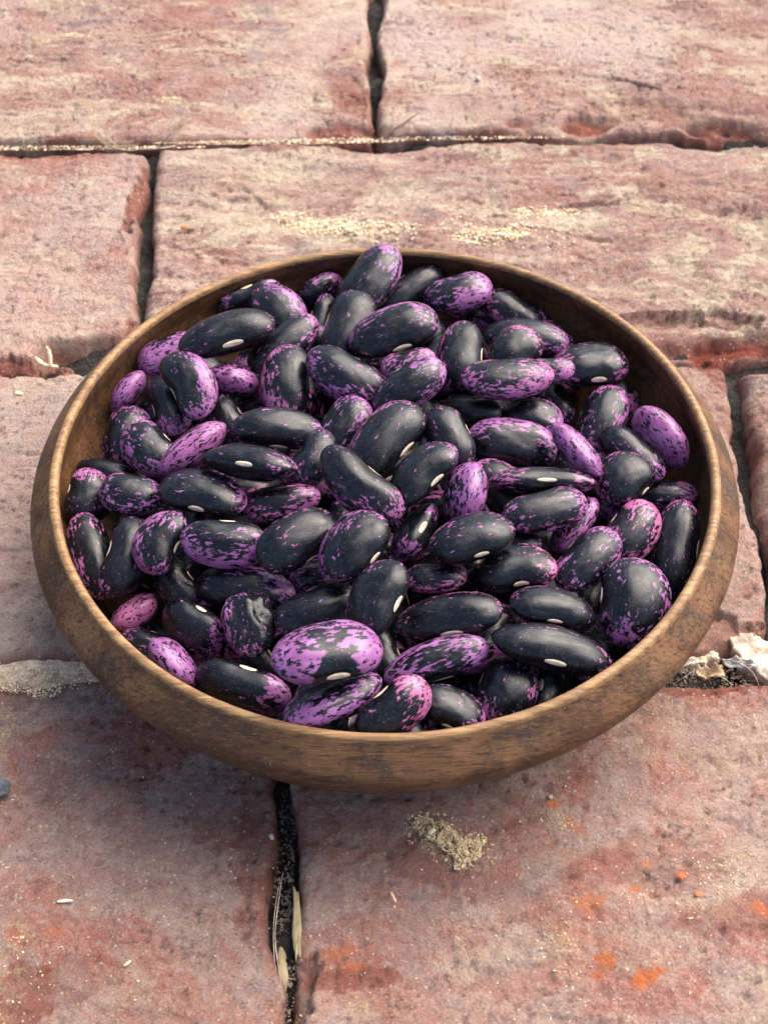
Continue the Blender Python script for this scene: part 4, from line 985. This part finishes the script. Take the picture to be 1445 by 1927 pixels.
strip('twig', [(388, 250, .2), (360, 268, .15), (320, 278, .0), (270, 283, -.1)], .055, M_TWIG, 'thin dark twig lying flatter, below the curved twig at the far joint', 'twig', .04)
strip('straw', [(172, 250, .15), (190, 266, .15), (215, 278, .02), (250, 283, -.1), (290, 274, -.1)], .07, M_STRAW, 'thin pale straw curling left from the far joint crossing', 'straw', .03)
strip('straw', [(197, 250, .3), (208, 266, .2), (228, 276, .0), (262, 272, .0)], .07, M_STRAW, 'short straw bent up beside the longer one at the far left joint', 'straw', .03)
strip('twig', [(788, 212, .3), (762, 230, .15), (728, 252, .0)], .07, M_TWIG, 'small straight twig leaning on the far right brick by the vertical joint', 'twig', .04)
strip('straw', [(88, 652, .5), (94, 670, .2), (96, 690, -.1)], .16, M_SAW, 'stubby yellow straw standing up in the left joint behind the bowl', 'straw', .05)
strip('straw', [(66, 672, .1), (84, 686, -.1), (110, 690, -.1)], .16, M_SAW, 'yellow straw bit lying at the foot of the standing stub at left', 'straw', .05)
strip('plant_fibre', [(20, 690, .1), (60, 672, .35), (110, 650, .5), (150, 655, .4), (172, 688, 0)], .02, M_TWIG, 'hair-thin arching root over the left joint behind the bowl', 'root fibre', .02)
strip('wood_chip', [(108, 1697, .05), (122, 1695, .06), (137, 1695, .05)], .10, M_SAW, 'largest pale wood splinter on the lower left brick', 'wood chip', .03)
strip('wood_chip', [(233, 1818, .05), (240, 1813, .08), (246, 1808, .05)], .09, M_SAW, 'yellow wood splinter near the bottom of the lower left brick', 'wood chip', .03)
strip('wood_chip', [(806, 1570, .28), (812, 1564, .32), (818, 1560, .28)], .14, M_SAW, 'square pale chip on top of the greyish sawdust clump', 'wood chip', .04)
strip('wood_chip', [(735, 1678, .08), (740, 1688, .1), (745, 1698, .06)], .07, M_SAWG, 'thin grey splinter on the left of the lower right brick', 'wood chip', .03)
strip('wood_chip', [(30, 739, .1), (36, 740, .12), (44, 742, .1)], .16, M_SAW, 'pale wood chip on the brick far left of the bowl', 'wood chip', .04)

def rock(name, px, py, z, r, mat, label, cat, seed, sq=(1, 1, .6)):
    c = at(px, py, z)
    n, m = 18, 12
    ph, thh = np.meshgrid(np.linspace(0, 2 * np.pi, n, endpoint=False), np.linspace(.02, math.pi - .02, m), indexing='ij')
    d = np.stack([np.cos(ph) * np.sin(thh), np.sin(ph) * np.sin(thh), np.cos(thh)], -1)
    k = .75 + .55 * fbm(d[..., 0] * 1.6 + 9 + d[..., 2], d[..., 1] * 1.6 + d[..., 2] * 1.3, seed, 3)
    P = d * k[..., None] * r * np.array(sq)
    P = (P + c) * CM
    me = grid_mesh(name, P.transpose(1, 0, 2).reshape(-1, 3), m, n, wrap_v=True)
    me.polygons.foreach_set('use_smooth', [seed % 2 == 0] * len(me.polygons))
    return props(link_mesh(name, me, None, mat), label, cat)
rock('pebble', 2, 1483, .15, .27, M_PEBBLE, 'dark grey pebble at the left edge of the picture on the lower left brick', 'pebble', 5)
rock('pebble', 510, 1575, -.12, .085, M_LICHEN, 'tiny round pale pebble in the joint in front of the bowl', 'pebble', 8, (1, 1, 1))
rock('clay_crumb', 1281, 1650, .1, .12, M_ORANGE, 'orange clay crumb on the right of the lower right brick', 'crumb', 9, (1, .7, .45))
rock('clay_crumb', 1314, 1683, .1, .1, M_ORANGE, 'rust-red clay crumb in a patch of dust on the lower right brick', 'crumb', 13, (1, .8, .4))
rock('clay_crumb', 1272, 1857, .05, .07, M_ORANGE, 'small orange clay crumb near the bottom of the lower right brick', 'crumb', 15, (1, .8, .4))
rock('clay_crumb', 348, 428, .0, .16, M_ORANGE, 'reddish clay crumb in a pit on the wide brick behind the bowl, left part', 'crumb', 17, (1, .7, .4))
rock('pale_grit', 900, 148, .1, .13, M_LICHEN, 'small white speck of grit on the far right brick', 'grit', 19)
rock('pale_grit', 55, 107, .1, .12, M_LICHEN, 'small white speck of grit on the far left brick', 'grit', 21)
rock('pale_grit', 812, 62, .1, .10, M_LICHEN, 'faint pinkish grit near the top of the far right brick', 'grit', 23)
rock('pebble', 1035, 1500, .1, .07, M_LICHEN, 'tiny pale pebble just in front of the bowl on the lower right brick', 'pebble', 25)

def slab(name, pts, z, thick, mat, label, cat, seed, rough=.12):
    """irregular thin crust with a real thickness over a pixel outline"""
    c = np.array([at(p[0], p[1], z) for p in pts]); ctr = c.mean(0)
    n, rings = 72, 12
    dense = np.array([c[int(i * len(c) / n) % len(c)] * (1 - (i * len(c) / n) % 1) + c[(int(i * len(c) / n) + 1) % len(c)] * ((i * len(c) / n) % 1) for i in range(n)])
    V = []
    for k in range(rings + 1):
        f = k / rings
        p = ctr + (dense - ctr) * f
        rad = 1 + (fbm(dense[:, 0] * 3, dense[:, 1] * 3, seed, 4, .7) - .5) * .5 * f
        p = ctr + (p - ctr) * rad[:, None]
        p[:, 2] = z + thick * (1 - f ** 6) + rough * (fbm(p[:, 0] * 2.2, p[:, 1] * 2.2, seed + 4, 4, .65) - .5)
        V.append(p)
    q = V[-1].copy(); q[:, 2] -= thick + .5; V.append(q)
    me = grid_mesh(name, (np.stack(V)).reshape(-1, 3) * CM, rings + 2, n, wrap_v=True)
    return props(link_mesh(name, me, None, mat), label, cat)
slab('whitewash_flake', [(1375, 1205), (1400, 1195), (1450, 1205), (1470, 1235), (1450, 1280), (1420, 1262), (1392, 1250)], -.08, .05, M_LICHEN, 'flat cream whitewash flake at the right edge beside the dried leaves', 'flake', 31, .22)
slab('mortar_lump', [(1245, 1195), (1290, 1190), (1345, 1215), (1350, 1240), (1300, 1250), (1255, 1245)], -.45, .08, M_MORTAR, 'grey lump of mortar in the joint right of the bowl', 'mortar', 37, .35)
slab('mortar_lump', [(-60, 1238), (60, 1236), (140, 1238), (230, 1245), (240, 1290), (140, 1296), (20, 1296), (-60, 1296)], -.30, .10, M_MORTAR, 'pale weathered mortar in the joint left of the bowl', 'mortar', 41, .25)
slab('mortar_lump', [(552, 1668), (562, 1680), (568, 1730), (566, 1790), (556, 1800), (549, 1760)], -.12, .06, M_STRAW, 'strip of pale crust along the edge of the lower right brick in the front joint', 'crust', 43, .12)

def leaf(pts, label, seed, mat=M_LEAF, curl=.25):
    """dry curled leaf between four pixel corners (x, y, z)"""
    A, B_, C_, D = [at(*p) for p in pts]
    n, m = 18, 10; V = []
    for i in range(n):
        s = i / (n - 1)
        for j in range(m):
            t = j / (m - 1)
            w_ = math.sin(math.pi * min(1, max(0, .08 + s * .86))) ** .35 * (.55 + .8 * float(vnoise(np.array(s * 7.), np.array(t * .8 + 3.), seed + 9)))
            tt = .5 + (t - .5) * w_
            p = (A * (1 - s) + B_ * s) * (1 - tt) + (D * (1 - s) + C_ * s) * tt
            p = p + np.array([0, 0, curl * (2 * tt - 1) ** 2 + .08 * math.sin(7 * s + seed) + .22 * float(vnoise(np.array(s * 6.), np.array(t * 6.), seed))])
            V.append(p * CM)
    me = grid_mesh('leaf', np.array(V), n, m)
    o = link_mesh('dry_leaf', me, None, mat)
    md = o.modifiers.new('thickness', 'SOLIDIFY'); md.thickness = .0003
    return props(o, label, 'leaf')
leaf([(1225, 1262, -.2), (1300, 1240, -.1), (1305, 1262, -.3), (1235, 1285, -.4)], 'pale curled dry leaf close to the bowl in the right joint', 1, simple_mat('pale_leaf', (.5, .42, .33), (.68, .6, .5), 200, .7).m)
leaf([(1300, 1262, -.3), (1355, 1258, -.2), (1362, 1284, -.3), (1312, 1290, -.4)], 'orange-brown dry leaf scrap between the pale leaf and the whitewash flake', 2)
leaf([(1355, 1240, .0), (1420, 1250, .1), (1425, 1268, -.1), (1362, 1262, -.2)], 'greyish papery husk under the whitewash flake', 3, simple_mat('husk', (.38, .34, .3), (.6, .56, .5), 200, .5).m, .15)
strip('plant_fibre', [(1345, 1240, .2), (1385, 1245, .45), (1415, 1265, .3), (1428, 1292, -.1)], .02, M_LICHEN, 'fine pale hair looping over the dry leaves at right', 'fibre', .02)
strip('plant_fibre', [(1270, 1285, .1), (1310, 1262, .3), (1352, 1272, .2), (1380, 1290, .0)], .02, M_LICHEN, 'fine pale hair lying across the orange-brown leaf scrap', 'fibre', .02)
strip('twig', [(1235, 1276, -.1), (1275, 1258, .1), (1310, 1240, .0)], .06, M_TWIG, 'short brown stalk across the pale leaf in the right joint', 'twig', .04)
print('verts', sum(len(m.vertices) for m in bpy.data.meshes), 'objects', len(bpy.data.objects))
